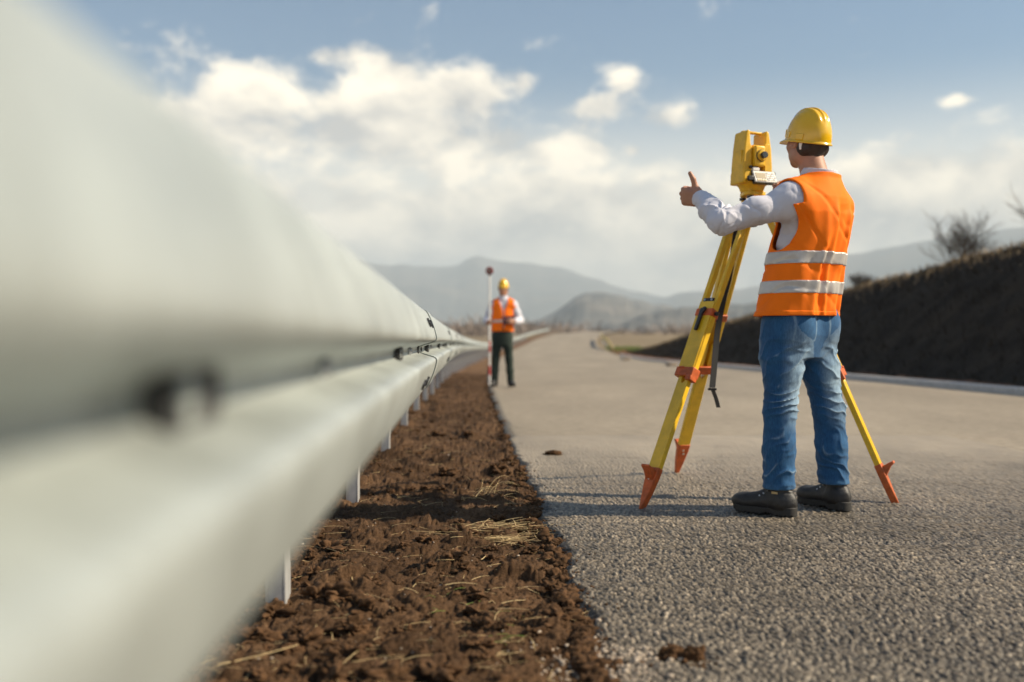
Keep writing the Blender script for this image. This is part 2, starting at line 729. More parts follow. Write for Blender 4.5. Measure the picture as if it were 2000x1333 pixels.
def build_road():
    # near field: every stone of the aggregate has its own relief
    s, rows = 1.75, []
    while s < 8.2:
        rows.append(s)
        s += max(0.0032, 0.62 * s * s / 771.0)
    rows = np.array(rows)
    u, cols = 0.0, []
    while u < 3.6:
        cols.append(u)
        u += 0.0030 if u < 1.1 else 0.0030 + 0.0034 * min(1.0, (u - 1.1) / 1.2)
    cols = np.array(cols)
    e = edge_o(rows)
    X = bend(rows)[:, None] + e[:, None] + cols[None, :]
    Y = np.broadcast_to(rows[:, None], X.shape)
    X = X.astype(F32)
    Y = Y.astype(F32)
    sc = 1 / 0.0140
    wx = X * sc + 0.35 * vnoise(X * 60, Y * 60, seed=2)
    wy = Y * sc + 0.35 * vnoise(X * 60, Y * 60, seed=4)
    f1, f2, rid = worley(wx, wy, 1)
    g1, g2, rid2 = worley(wx * 1.9 + 7, wy * 1.9, 8)
    stone = np.clip(1 - (f1 / 0.66) ** 2, 0, 1)
    small = np.clip(1 - (g1 / 0.7) ** 2, 0, 1)
    H = (stone * (0.0045 + 0.0055 * rid) + small * 0.0018 * rid2) * (1 - 0.85 * sm(Y, 4.6, 8.2)).astype(F32) + .005 * sm(Y, 4.6, 8.2).astype(F32)
    H += 0.0035 * fbm(X * 9, Y * 9, oct=3, seed=12)
    fade = np.clip((cols / 0.03), 0, 1)[None, :]
    Z = (H - 0.004) * (0.6 + 0.4 * fade) - 0.035 * (1 - fade) * (0.3 + 0.7 * rid)
    gap = np.clip((0.0052 - (H - 0.0035 * fbm(X * 9, Y * 9, oct=3, seed=12))) / 0.003, 0, 1)
    tone = road_tone(X, Y)
    far_ = sm(Y, 3.5, 7.2)
    b = (0.45 + 0.75 * rid) * (1 - 0.93 * gap) * (1 - far_) + 1.50 * far_
    b = b * tone
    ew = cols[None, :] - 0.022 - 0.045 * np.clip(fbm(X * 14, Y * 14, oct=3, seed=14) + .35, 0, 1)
    b = b * (0.16 + 0.84 * sm(ew, -0.006, 0.012))  # edge shadow painted into the colour together with black bitumen
    b = b * (1 + 0.85 * (rid2 > .90) * (1 - far_)) * (1 + .30 * fbm(X * 1.9, Y * 1.2, oct=4, seed=15))
    tint = rid2[..., None] * np.array([0.03, 0.0, -0.03]) + np.array([1.0, 0.845, 0.645])
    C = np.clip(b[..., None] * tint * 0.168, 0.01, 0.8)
    # gravel spilled along the edge in front
    V = np.stack([X, Y, Z], -1)
    nr, nc = X.shape
    # skirt on the broken edge
    sk = V[:, :1].copy()
    sk[..., 2] = -0.10
    sk[..., 0] += 0.01
    V = np.concatenate([sk, V], axis=1)
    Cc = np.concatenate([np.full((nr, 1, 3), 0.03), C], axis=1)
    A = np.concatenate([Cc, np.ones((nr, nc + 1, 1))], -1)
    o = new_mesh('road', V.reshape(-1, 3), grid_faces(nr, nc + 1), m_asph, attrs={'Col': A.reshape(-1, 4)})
    tag(o, kind='structure')
    # the carriageway beyond
    rows = np.concatenate([np.arange(-12, 8.0, 0.8), np.geomspace(8.0, 420, 170)])
    offs = np.concatenate([[-0.02, 0.0], np.linspace(0.1, KERB_O - 0.02, 26)])
    e = edge_o(rows)
    O = e[:, None] + offs[None, :] * ((KERB_O - e)[:, None] / KERB_O)
    X = bend(rows)[:, None] + O
    Y = np.broadcast_to(rows[:, None], X.shape)
    low = np.where(rows < 8.15, -0.022, -0.002)[:, None]
    Z = road_z(rows)[:, None] + low + np.zeros_like(X)
    Z[:, 0] -= 0.12
    tone = road_tone(X, Y)
    C = np.clip(tone[..., None] * np.array([1.0, 0.845, 0.645]) * 0.262, 0, 1)
    A = np.concatenate([C, np.ones(C.shape[:2] + (1,))], -1)
    o = new_mesh('road', np.stack([X, Y, Z], -1).reshape(-1, 3), grid_faces(*X.shape), m_asph_far, attrs={'Col': A.reshape(-1, 4)})
    tag(o, kind='structure')


def asphalt_far():
    m = mat('asphalt_rolled', (0.2, 0.17, 0.14), 0.75, attr='Col', spec=0.3)
    t = m.node_tree
    N = NT(t)
    b = t.nodes['Principled BSDF']
    tc = N.n('ShaderNodeTexCoord')
    v = N.n('ShaderNodeTexVoronoi')
    v.inputs['Scale'].default_value = 75.0
    N.link(tc.outputs['Object'], v.inputs['Vector'])
    bp = N.n('ShaderNodeBump')
    bp.inputs['Strength'].default_value = 0.55
    bp.inputs['Distance'].default_value = 0.006
    N.link(v.outputs['Distance'], bp.inputs['Height'])
    bp.invert = True
    N.link(bp.outputs[0], b.inputs['Normal'])
    at = [n for n in t.nodes if n.type == 'ATTRIBUTE'][0]
    f = N.noise(tc.outputs['Object'], 9.0, 6.0, 0.75)
    mx = N.mix(1.0, at.outputs['Color'], N.mix(N.sstep(f, .3, .7), (.80, .80, .80, 1), (1.15, 1.15, 1.15, 1)), 'MULTIPLY')
    N.link(mx, b.inputs['Base Color'])
    return m


m_asph_far = asphalt_far()
build_road()

# ------------------------------------------------------------------ the dug-over soil strip
m_soil = mat('soil', (0.2, 0.1, 0.045), 0.95, attr='Col', var=0.30, vscale=90, bump=1.0, bscale=230, bdist=0.008, spec=0.12)


def soil_height(x, y):
    wx = x + 0.02 * vnoise(x * 22, y * 22, seed=71)
    wy = y + 0.02 * vnoise(x * 22, y * 22, seed=72)
    h = 0.035 * fbm(x * 2.6, y * 2.6, oct=3, seed=51)
    tot = 0
    rid0 = None
    for cell, amp, th, sd in ((0.17, 0.045, 0.55, 61), (0.075, 0.022, 0.45, 62), (0.036, 0.010, 0.40, 63), (0.016, 0.0060, 0.3, 64)):
        f1, f2, rid = worley(wx / cell, wy / cell, sd)
        keep = np.clip((rid - th) / (1 - th), 0, 1)
        lump = np.clip(1 - (f1 / 0.66) ** 2, 0, 1) ** .62 * keep * (0.8 + .45 * vnoise(x * 1.6 / cell, y * 1.6 / cell, seed=sd + 40))
        tot = tot + amp * lump
        if rid0 is None:
            rid0 = rid
    h = h + tot + 0.016 * fbm(x * 46, y * 46, oct=4, seed=66, gain=0.68)
    return h, tot, rid0


def soil_z(x, y):
    """finished soil surface at world x,y (arrays)"""
    h, tot, rid = soil_height(np.asarray(x, F32), np.asarray(y, F32))
    o = np.asarray(x) - bend(y)
    base = -0.026 - 0.010 * sm(o, 0.0, 0.36) + 0.01 * sm(o, 0.0, -0.5)
    amp = 1 - 0.35 * sm(o, 0.25, 0.42)
    return base + h * amp + road_z(y), tot, rid


def build_soil():
    s, rows = 1.45, []
    while s < 26:
        rows.append(s)
        s += min(0.055, max(0.0042, 0.72 * s * s / 771.0))
    rows = np.array(rows)
    cols = np.arange(-1.25, 0.46, 0.0044)
    X = (bend(rows)[:, None] + cols[None, :]).astype(F32)
    Y = np.broadcast_to(rows[:, None], X.shape).astype(F32)
    Z, tot, rid = soil_z(X, Y)
    o = X - bend(rows)[:, None]
    Z = Z - 0.10 * sm(o, 0.40, 0.46)
    n = fbm(X * 14, Y * 14, oct=4, seed=81, gain=0.6)
    n2 = fbm(X * 1.7, Y * 1.7, oct=2, seed=82)
    d = np.clip(0.5 + 0.45 * n + 0.2 * n2, 0, 1)[..., None]
    C = (1 - d) * np.array([0.022, 0.012, 0.006]) + d * np.array([0.140, 0.080, 0.043])
    # pale dust and lime patches, straw coloured crumbs
    dust = sm(fbm(X * 5 + 9, Y * 5, oct=4, seed=83), 0.28, 0.55)[..., None] * 0.35
    C = C * (1 - dust) + dust * np.array([0.19, 0.112, 0.062])
    # spilled pale gravel at the near edge of the asphalt
    gx, gy = X - 0.30, Y - 2.42
    gr = sm(1.0 - (np.abs(gx) / 0.17) ** 2 - (gy / 0.22) ** 2 + 0.7 * fbm(X * 16, Y * 16, oct=3, seed=85), 0.2, 0.6)[..., None] * 0.6
    C = C * (1 - gr) + gr * np.array([0.34, 0.27, 0.20])
    A = np.concatenate([C, np.ones(C.shape[:2] + (1,))], -1)
    ob = new_mesh('soil_verge', np.stack([X, Y, Z], -1).reshape(-1, 3), grid_faces(*X.shape), m_soil, attrs={'Col': A.reshape(-1, 4)})
    tag(ob, kind='structure')
    # the strip goes on beside the far rail
    rows = np.geomspace(25.5, 160, 120)
    cols = np.linspace(-1.3, 0.42, 30)
    X = bend(rows)[:, None] + cols[None, :]
    Y = np.broadcast_to(rows[:, None], X.shape)
    Z = road_z(rows)[:, None] - 0.05 + 0.05 * fbm(X * 6, Y * 3, oct=3, seed=86)
    C = np.broadcast_to(np.array([0.14, 0.08, 0.042]), X.shape + (3,)) * (1 + 0.4 * fbm(X * 5, Y * 2, oct=2, seed=87))[..., None]
    A = np.concatenate([C, np.ones(C.shape[:2] + (1,))], -1)
    ob = new_mesh('soil_verge', np.stack([X, Y, Z], -1).reshape(-1, 3), grid_faces(*X.shape), m_soil, attrs={'Col': A.reshape(-1, 4)})
    tag(ob, kind='structure')


build_soil()

# ------------------------------------------------------------------ wide ground
m_ground = mat('field_ground', (0.17, 0.13, 0.085), 0.95, var=0.0, vscale=0.03, col2=(0.25, 0.20, 0.13), spec=0.1)


def build_ground():
    ys = np.concatenate([np.linspace(-60, 200, 66), np.geomspace(210, 9000, 60)])
    xs = np.concatenate([-np.geomspace(7000, 30, 40), np.linspace(-28, 60, 45), np.geomspace(64, 7000, 40)])
    X, Y = np.meshgrid(xs, ys)
    Z = road_z(Y) - 0.32
    o = X - bend(Y)
    Z = Z - 1.6 * sm(o, -3, -26) * sm(Y, 400, 60)
    # the land falls away to the right of the road beyond the cutting
    Z = Z - 1.2 * sm(o, 14, 60) * sm(Y, 60, 90)
    Z = Z + 2.0 * fbm(X * 0.004, Y * 0.004, oct=3, seed=91) * sm(Y, 250, 900)
    ob = new_mesh('ground', np.stack([X, Y, Z], -1).reshape(-1, 3), grid_faces(*X.shape), m_ground)
    tag(ob, kind='structure')


build_ground()

# ------------------------------------------------------------------ kerb and cutting on the right
m_kerb = mat('kerb_concrete', (0.42, 0.41, 0.40), 0.85, var=0.15, vscale=12, bump=0.3, bscale=60)


def build_kerb():
    k = empty('kerb', (0, 0, 0))
    tag(k, kind='structure')
    mb = MB()
    prof = [(-0.0, -0.2), (0.0, 0.085), (0.02, 0.105), (0.16, 0.11), (0.16, -0.2)]
    mb.prism(prof, (0, 0.496, 0), (1, 0, 0), (0, 0, 1), (0, 1, 0), 0.496)
    base = mb.build('kerb_stone', m_kerb, k)
    n = 0
    for i in range(9, 66):
        s = i * 1.0
        c = base if n == 0 else base.copy()
        if n:
            COL.objects.link(c)
            c.parent = k
        n += 1
        a = np.array([bend(s) + KERB_O, s, road_z(s)], float)
        b = np.array([bend(s + 1) + KERB_O, s + 1, road_z(s + 1)], float)
        d = b - a
        c.location = a + np.array([RNG.uniform(-.004, .004), 0, RNG.uniform(-.004, .004)])
        c.rotation_euler = (math.atan2(d[2], math.hypot(d[0], d[1])), 0, math.atan2(-d[0], d[1]))


build_kerb()

_BS = np.array([-20, 8, 15, 23, 30, 38, 47, 56, 62, 68, 76.])
_BH = np.array([3.55, 3.45, 3.3, 3.02, 2.75, 2.45, 2.1, 1.5, 0.95, 0.42, -0.3])
_BO = np.array([12.6, 12.6, 12.6, 12.6, 12.6, 12.5, 12.3, 11.6, 11.0, 10.3, 9.6])


def crest(s):
    h = np.interp(s, _BS, _BH) + 0.05 * fbm(np.asarray(s) * 0.6, np.asarray(s) * 0 + 2, oct=3, seed=95)
    return np.interp(s, _BS, _BO), h


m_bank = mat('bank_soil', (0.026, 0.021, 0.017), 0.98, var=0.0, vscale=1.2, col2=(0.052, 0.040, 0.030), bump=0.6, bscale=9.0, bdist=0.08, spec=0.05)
m_toe = mat('leaf_litter', (0.16, 0.075, 0.04), 0.95, var=0.5, vscale=9.0, spec=0.05)


def build_bank():
    rows = np.arange(-15, 76.5, 0.35)
    t = np.concatenate([np.linspace(0, 1, 40), np.linspace(1.04, 3.2, 22)])
    oc, hc = crest(rows)
    toe = KERB_O + 0.75
    O = toe + (oc[:, None] - toe) * np.minimum(t, 1)[None, :] + np.maximum(t - 1, 0)[None, :] * 9
    shape = np.where(t <= 1, (t * 0.62 + 0.38 * sm(t, 0, 1)), 1.0 - 0.25 * np.maximum(t - 1, 0) ** 1.2)
    Y = np.broadcast_to(rows[:, None], O.shape)
    X = bend(rows)[:, None] + O
    Z = road_z(rows)[:, None] + 0.02 + hc[:, None] * shape[None, :]
    bump = 0.09 * fbm(X * 1.3, Y * 1.3, oct=4, seed=97) + 0.05 * fbm(X * 6, Y * 6, oct=2, seed=98)
    Z = Z + bump * np.minimum(1, t * 4)[None, :]
    Z = np.maximum(Z, road_z(rows)[:, None] - 0.4)
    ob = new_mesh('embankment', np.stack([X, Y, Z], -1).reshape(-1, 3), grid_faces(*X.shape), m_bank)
    tag(ob, kind='structure')
    rows = np.arange(-12, 80, 0.4)
    offs = np.linspace(0.162, 1.5, 9)
    X = bend(rows)[:, None] + KERB_O + offs[None, :]
    Y = np.broadcast_to(rows[:, None], X.shape)
    Z = road_z(rows)[:, None] + 0.075 + 0.05 * fbm(X * 5, Y * 5, oct=3, seed=99) + 0.06 * sm(offs, .6, 1.5)[None, :]
    Z[:, 0] = road_z(rows) + 0.06
    ob = new_mesh('verge_strip', np.stack([X, Y, Z], -1).reshape(-1, 3), grid_faces(*X.shape), m_toe)
    tag(ob, kind='structure')


build_bank()

# ------------------------------------------------------------------ grasses on the cutting
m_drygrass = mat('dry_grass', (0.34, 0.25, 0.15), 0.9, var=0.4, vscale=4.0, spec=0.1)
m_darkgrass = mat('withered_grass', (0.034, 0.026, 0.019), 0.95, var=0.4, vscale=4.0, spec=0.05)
m_green = mat('green_grass', (0.13, 0.17, 0.04), 0.8, var=0.3, vscale=6.0, spec=0.2)


def blades(name, P, length, lean, width, m, seed=1, droop=0.35):
    r = np.random.default_rng(seed)
    n = len(P)
    L = length * r.uniform(0.5, 1.25, n)
    a = r.uniform(0, 2 * np.pi, n)
    ln = r.uniform(0.05, lean, n)
    d = np.stack([np.cos(a) * ln, np.sin(a) * ln, np.ones(n)], 1)
    d /= np.linalg.norm(d, axis=1)[:, None]
    sd = np.stack([-np.sin(a + .6), np.cos(a + .6), np.zeros(n)], 1) * (width * r.uniform(.6, 1.3, n))[:, None]
    mid = P + d * (L * 0.55)[:, None]
    tip = P + d * (L * 0.95)[:, None] + np.stack([np.cos(a), np.sin(a), np.zeros(n)], 1) * (L * droop * ln)[:, None]
    V = np.stack([P - sd, P + sd, mid + sd * .7, mid - sd * .7, tip], 1).reshape(-1, 3)
    b = np.arange(n)[:, None] * 5
    quads = (b + np.array([0, 1, 2, 3])).tolist()
    tris = (b + np.array([3, 2, 4])).tolist()
    o = new_mesh(name, V, quads + tris, m, smooth=False)
    tag(o, kind='stuff')
    return o


def build_bank_grass():
    r = np.random.default_rng(5)
    n = 15000
    s = r.uniform(10, 74, n)
    oc, hc = crest(s)
    off = r.normal(0.2, 0.45, n)
    t = np.clip(1 + off / (oc - 8.75), 0, 3)
    O = oc + off * np.where(off > 0, 4, 1)
    tt = np.clip((O - 8.75) / (oc - 8.75), 0, 1)
    Z = road_z(s) + hc * (tt * 0.62 + 0.38 * sm(tt, 0, 1)) - 0.02
    X = bend(s) + O
    Z = Z + 0.09 * fbm(X * 1.3, s * 1.3, oct=4, seed=97)
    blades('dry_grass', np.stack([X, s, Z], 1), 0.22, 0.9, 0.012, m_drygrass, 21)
    n = 14000
    s = r.uniform(9, 72, n)
    oc, hc = crest(s)
    tt = r.uniform(0.03, 0.96, n)
    O = 8.75 + (oc - 8.75) * tt
    X = bend(s) + O
    Z = road_z(s) + hc * (tt * 0.62 + 0.38 * sm(tt, 0, 1)) + 0.09 * fbm(X * 1.3, s * 1.3, oct=4, seed=97) * np.minimum(1, tt * 4) - 0.02
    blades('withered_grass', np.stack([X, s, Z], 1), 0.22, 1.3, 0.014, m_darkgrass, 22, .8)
    # fresh grass at the end of the cutting
    n = 2500
    s = r.uniform(72, 92, n)
    O = r.uniform(8.3, 11.5, n)
    X = bend(s) + O
    blades('green_grass', np.stack([X, s, road_z(s) - .05], 1), 0.30, 0.9, 0.02, m_green, 23)


build_bank_grass()

# ------------------------------------------------------------------ mountains
def ridge(name, R, pts, depth, m, seed, rough=0.05, y0=-20.0, back=1.0):
    """skyline given as (pixel x, pixel y) seen from the road, put at its own real distance"""
    px = np.array([p[0] for p in pts], float)
    py = np.array([p[1] for p in pts], float)
    az = np.arctan((px - 1000) / 1944.0)
    H = (667 - py) / 1944.0 * np.cos(az) * R + 0.775
    A = np.linspace(az[0], az[-1], 420)
    h = np.interp(A, az, H)
    h = h + R * .0030 * fbm(A * 45, A * 0 + seed, oct=5, seed=seed, gain=.6)
    k = np.hanning(5)
    h = np.convolve(np.pad(h, 2, mode='edge'), k / k.sum(), mode='valid')
    t = np.concatenate([np.linspace(0, 1, 26), np.linspace(1.05, 2, 14)])
    rad = R - depth + t * depth
    prof = np.where(t <= 1, sm(t, 0, 1) * 0.45 + 0.55 * t, 1 - sm(t, 1, 2) * back)
    TH, RR = np.meshgrid(A, rad)
    X, Y = RR * np.sin(TH), RR * np.cos(TH)
    Z = y0 + (h[None, :] - y0) * prof[:, None]
    sc = 6.0 / depth
    nz = fbm(X * sc, Y * sc, oct=5, seed=seed, gain=0.55)
    Z = Z + nz * rough * depth * (np.sin(np.clip(prof, 0, 1) * np.pi) * 0.9 + 0.03)[:, None]
    o = new_mesh(name, np.stack([X, Y, Z], -1).reshape(-1, 3), grid_faces(*X.shape), m)
    tag(o, kind='structure')
    return o


m_mt = mat('mountain_scrub', (0.06, 0.066, 0.064), 0.95, col2=(0.14, 0.12, 0.10), vscale=0.004, spec=0.05)
m_hill = mat('hill_woods', (0.075, 0.082, 0.085), 0.95, col2=(0.17, 0.15, 0.13), vscale=0.012, spec=0.05)
ridge('mountain', 6500, [(-900, 560), (-200, 540), (300, 520), (560, 500), (700, 512), (760, 520), (830, 522), (890, 520), (905, 512), (928, 501), (945, 503), (985, 512), (1040, 517),
                         (1090, 524), (1140, 540), (1180, 552), (1230, 568), (1290, 582), (1400, 600), (1550, 640)], 2600, m_mt, 101, 0.035)
ridge('mountain', 5600, [(1180, 640), (1260, 590), (1330, 570), (1420, 568), (1480, 560), (1560, 530), (1640, 500), (1720, 486), (1800, 476), (1880, 458), (1960, 448), (2050, 440), (2300, 450), (2900, 520)], 2200, m_mt, 103, 0.03)
ridge('hill', 2300, [(1010, 655), (1060, 622), (1090, 606), (1120, 586), (1145, 573), (1180, 572), (1215, 578), (1260, 592), (1300, 600), (1360, 612), (1450, 640), (1500, 660)], 1100, m_hill, 105, 0.04)
ridge('hill', 1500, [(1080, 668), (1140, 645), (1200, 632), (1250, 618), (1290, 608), (1330, 600), (1400, 596), (1500, 590), (1650, 585), (1800, 600), (2100, 640)], 700, m_hill, 107, 0.04)
ridge('hill', 1250, [(300, 655), (600, 648), (760, 640), (840, 634), (900, 634), (960, 628), (1040, 632), (1100, 640), (1160, 655), (1200, 668)], 500, m_hill, 109, 0.03)

# ------------------------------------------------------------------ far scrub and bare woods
m_scrub = mat('bare_scrub', (0.24, 0.195, 0.165), 0.95, var=0.2, vscale=0.6, spec=0.05)


def build_scrub():
    r = np.random.default_rng(9)
    V, F = [], []

    def clump(x, y, z, w, h, n):
        P = np.stack([x + r.normal(0, w * 0.45, n), y + r.normal(0, w * 0.45, n), z + h * r.beta(1.6, 1.5, n)], 1)
        th = r.uniform(0, np.pi, n)
        a = np.stack([np.cos(th), np.sin(th), np.zeros(n)], 1) * (w * r.uniform(.008, .03, n))[:, None]
        b = np.stack([r.normal(0, .4, n), r.normal(0, .4, n), np.ones(n)], 1) * (h * r.uniform(.10, .28, n))[:, None]
        q = np.stack([P - a - b, P + a - b, P + a * .5 + b, P - a * .5 + b], 1)
        base = len(V) * 4
        V.extend(q)
    for i in range(420):
        s = r.uniform(220, 520)
        o = r.uniform(-70, -5) if r.random() < .6 else r.uniform(-200, -60)
        x = bend(s) + o * (s / 200)
        clump(x, s, road_z(s) - 1.9, r.uniform(5, 11), r.uniform(1.8, 5.0), 110)
    for i in range(150):
        s = r.uniform(170, 500)
        x = bend(s) + 12 + r.uniform(0, 90) * s / 200
        clump(x, s, road_z(s) - 1.4, r.uniform(3, 6), r.uniform(1.2, 3.2), 80)
    for i in range(90):
        s = r.uniform(230, 420)
        x = bend(s) + r.uniform(-8, 14)
        clump(x, s + 60, road_z(s) - 1.2, r.uniform(3, 6), r.uniform(1.5, 3.0), 70)
    V = np.concatenate([v[None] for v in V]).reshape(-1, 3)
    f = np.arange(len(V)).reshape(-1, 4)
    o = new_mesh('scrub', V, f, m_scrub, smooth=False)
    tag(o, kind='stuff')


build_scrub()

# ------------------------------------------------------------------ bare trees on the cutting
m_bark = mat('bark', (0.075, 0.058, 0.045), 0.95, var=0.3, vscale=10, spec=0.1)


def bare_tree(base, height, seed, label, spread=0.75, levels=5, trunks=1, lean=(0, 0), thick=.022):
    r = random.Random(seed)
    t = empty('bare_tree', base)
    tag(t, label, 'tree', 'bare trees along the cutting')
    tr, cr = MB(), MB()

    def grow(mb, p, d, L, rad, lev):
        pts, n = [Vector(p)], 4
        dd = Vector(d).normalized()
        for i in range(n):
            dd = (dd + Vector((r.uniform(-.18, .18), r.uniform(-.18, .18), r.uniform(-.05, .12)))).normalized()
            pts.append(pts[-1] + dd * L / n)
        mb.tube(pts, [rad * (1 - 0.5 * i / n) for i in range(n + 1)], 5 if lev < 2 else 3, cap=False)
        if lev >= levels:
            return
        k = r.choice((3, 4, 4)) if lev > 0 else 5
        for j in range(k):
            f = r.uniform(0.35, 1.0) if j else 1.0
            q = pts[min(n, int(f * n))]
            a = r.uniform(0, 2 * math.pi)
            sp = spread * r.uniform(0.6, 1.2)
            nd = (dd + Vector((math.cos(a) * sp, math.sin(a) * sp, r.uniform(-.1, .3)))).normalized()
            grow(cr, q, nd, L * r.uniform(0.58, 0.8), rad * 0.52, lev + 1)
    for k in range(trunks):
        a = 2 * math.pi * k / trunks + .4
        sp = 0 if trunks == 1 else 0.4
        grow(tr, (0, 0, -0.2), (math.cos(a) * sp + lean[0], math.sin(a) * sp + lean[1], 1), height * 0.36, height * thick, 0)
    tr.build('trunk', m_bark, t, smooth=True)
    cr.build('crown', m_bark, t, smooth=True)
    return t


def bank_point(s, extra=0.3):
    oc, hc = crest(np.array([s], float))
    o = oc[0] + extra
    x = float(bend(s) + o)
    return (x, s, float(road_z(s) + hc[0] - .1))


bare_tree(bank_point(27.6, 0.9), 2.3, 4, 'spreading leafless tree standing on the crest of the dark bank, the broadest one', 0.95, 5, 4, thick=.016)
bare_tree(bank_point(33.5, 0.4), 1.1, 8, 'small leafless bush poking over the bank just right of the near surveyor', 0.6, 4, 4, thick=.045)
bare_tree((19.5, 31.8, 2.2), 6.4, 15, 'tall leafless tree whose twigs reach in at the edge of the photo above the bank', 0.8, 5, 2, thick=.03)
bare_tree(bank_point(30.4, 0.4), 0.5, 12, 'low leafless shrub on the bank crest between the bush and the spreading tree', 0.8, 4, 4, thick=.045)

# ================================================================== guard rail
def zinc(name, base=(0.415, 0.455, 0.448), rough=0.42):
    m = mat(name, base, rough, metal=0.25, spec=0.5)
    t = m.node_tree
    N = NT(t)
    b = t.nodes['Principled BSDF']
    tc = N.n('ShaderNodeTexCoord')
    mp = N.n('ShaderNodeMapping')
    mp.inputs['Scale'].default_value = (6.0, 1.2, 2.0)
    N.link(tc.outputs['Object'], mp.inputs[0])
    f = N.sstep(N.noise(mp.outputs[0], 3.0, 6.0, 0.65), .25, .75)
    v = N.n('ShaderNodeTexVoronoi')
    v.inputs['Scale'].default_value = 160
    N.link(tc.outputs['Object'], v.inputs['Vector'])
    sp = N.m('ADD', N.m('MULTIPLY', v.outputs['Color'], 0.10), 0.95)
    c = N.mix(f, tuple(x * 0.78 for x in base) + (1,), tuple(min(1, x * 1.06) for x in base) + (1,))
    mx = t.nodes.new('ShaderNodeVectorMath')
    mx.operation = 'SCALE'
    N.link(c, mx.inputs[0])
    N.link(sp, mx.inputs['Scale'])
    mp3 = N.n('ShaderNodeMapping')
    mp3.inputs['Scale'].default_value = (1.0, 26.0, 1.6)
    N.link(tc.outputs['Object'], mp3.inputs[0])
    st = N.sstep(N.noise(mp3.outputs[0], 1.3, 5.0, 0.65), .30, .62)
    N.link(N.mix(1.0, mx.outputs[0], N.mix(st, (.80, .795, .78, 1), (1.03, 1.03, 1.03, 1)), 'MULTIPLY'), b.inputs['Base Color'])
    N.link(N.m('ADD', N.m('MULTIPLY', f, 0.14), rough - .06), b.inputs['Roughness'])
    # drips and scratches running down
    mp2 = N.n('ShaderNodeMapping')
    mp2.inputs['Scale'].default_value = (1.0, 40.0, 2.5)
    N.link(tc.outputs['Object'], mp2.inputs[0])
    g = N.noise(mp2.outputs[0], 1.5, 4.0, 0.6)
    bp = N.n('ShaderNodeBump')
    bp.inputs['Strength'].default_value = 0.12
    bp.inputs['Distance'].default_value = 0.004
    N.link(g, bp.inputs['Height'])
    N.link(bp.outputs[0], b.inputs['Normal'])
    return m


m_zinc = zinc('galvanised_steel')
m_post = zinc('galvanised_post', (0.46, 0.465, 0.47), 0.5)
m_bolt = mat('dark_bolt', (0.09, 0.09, 0.095), 0.45, metal=0.8)
m_boltz = mat('zinc_bolt', (0.35, 0.36, 0.38), 0.4, metal=0.7)
m_hole = mat('slot_rim', (0.03, 0.03, 0.032), 0.8)

RAIL_O = -0.171      # the valley of the beam
RAIL_C = 0.742       # height of its middle
# beam profile: (towards the road, height from the middle)
_PR = [(0.026, 0.155), (0.034, 0.152), (0.041, 0.144), (0.050, 0.128), (0.060, 0.108), (0.069, 0.086), (0.0755, 0.066), (0.079, 0.052), (0.080, 0.044),
       (0.0775, 0.0375), (0.069, 0.0325), (0.048, 0.0265), (0.024, 0.020), (0.008, 0.0145), (0.001, 0.009), (0.0, 0.0)]
PROF = np.array(_PR + [(a, -b) for a, b in _PR[-2::-1]]) * np.array([0.88, 0.98])


def rail_point(s, a, z):
    """point on the rail: a towards the road from the valley, height z over the middle"""
    return np.array([bend(s) + RAIL_O + a, s, road_z(s) + RAIL_C + z])


def beam_mesh(s0, s1, step, name, parent):
    n = max(2, int(round((s1 - s0) / step)) + 1)
    ss = np.linspace(s0, s1, n)
    # the lap: the end of each section is pressed back behind the next one's start
    prof_n = np.gradient(PROF, axis=0)
    nrm = np.stack([-prof_n[:, 1], prof_n[:, 0]], 1)
    nrm /= np.linalg.norm(nrm, axis=1)[:, None]
    nrm *= np.where(nrm[:, :1].mean() < 0, -1, 1)
    V = []
    th = 0.003
    for k, side in enumerate((0, 1)):
        for s in ss:
            lift = 0.0045 * (1 - sm(s - s0, 0.32, 0.36)) if s1 - s0 > 1 else 0
            P = PROF + nrm * (lift - th * side)
            V.append(np.stack([bend(s) + RAIL_O + P[:, 0], np.full(len(P), s), road_z(s) + RAIL_C + P[:, 1]], 1))
    m = len(PROF)
    V = np.concatenate(V)
    f1 = grid_faces(n, m)
    f2 = grid_faces(n, m)[:, ::-1] + n * m
    e = []
    for i in range(n - 1):
        for j in (0, m - 1):
            a, b = i * m + j, (i + 1) * m + j
            q = [a, b, b + n * m, a + n * m]
            e.append(q if j else q[::-1])
    for i in (0, n - 1):
        for j in range(m - 1):
            a, b = i * m + j, i * m + j + 1
            q = [a, b, b + n * m, a + n * m]
            e.append(q[::-1] if i else q)
    F = np.concatenate([f1, f2, np.array(e)])[:, ::-1]
    o = new_mesh(name, rel(parent, V), F, m_zinc, parent)
    o.data.set_sharp_from_angle(angle=math.radians(50))
    return o


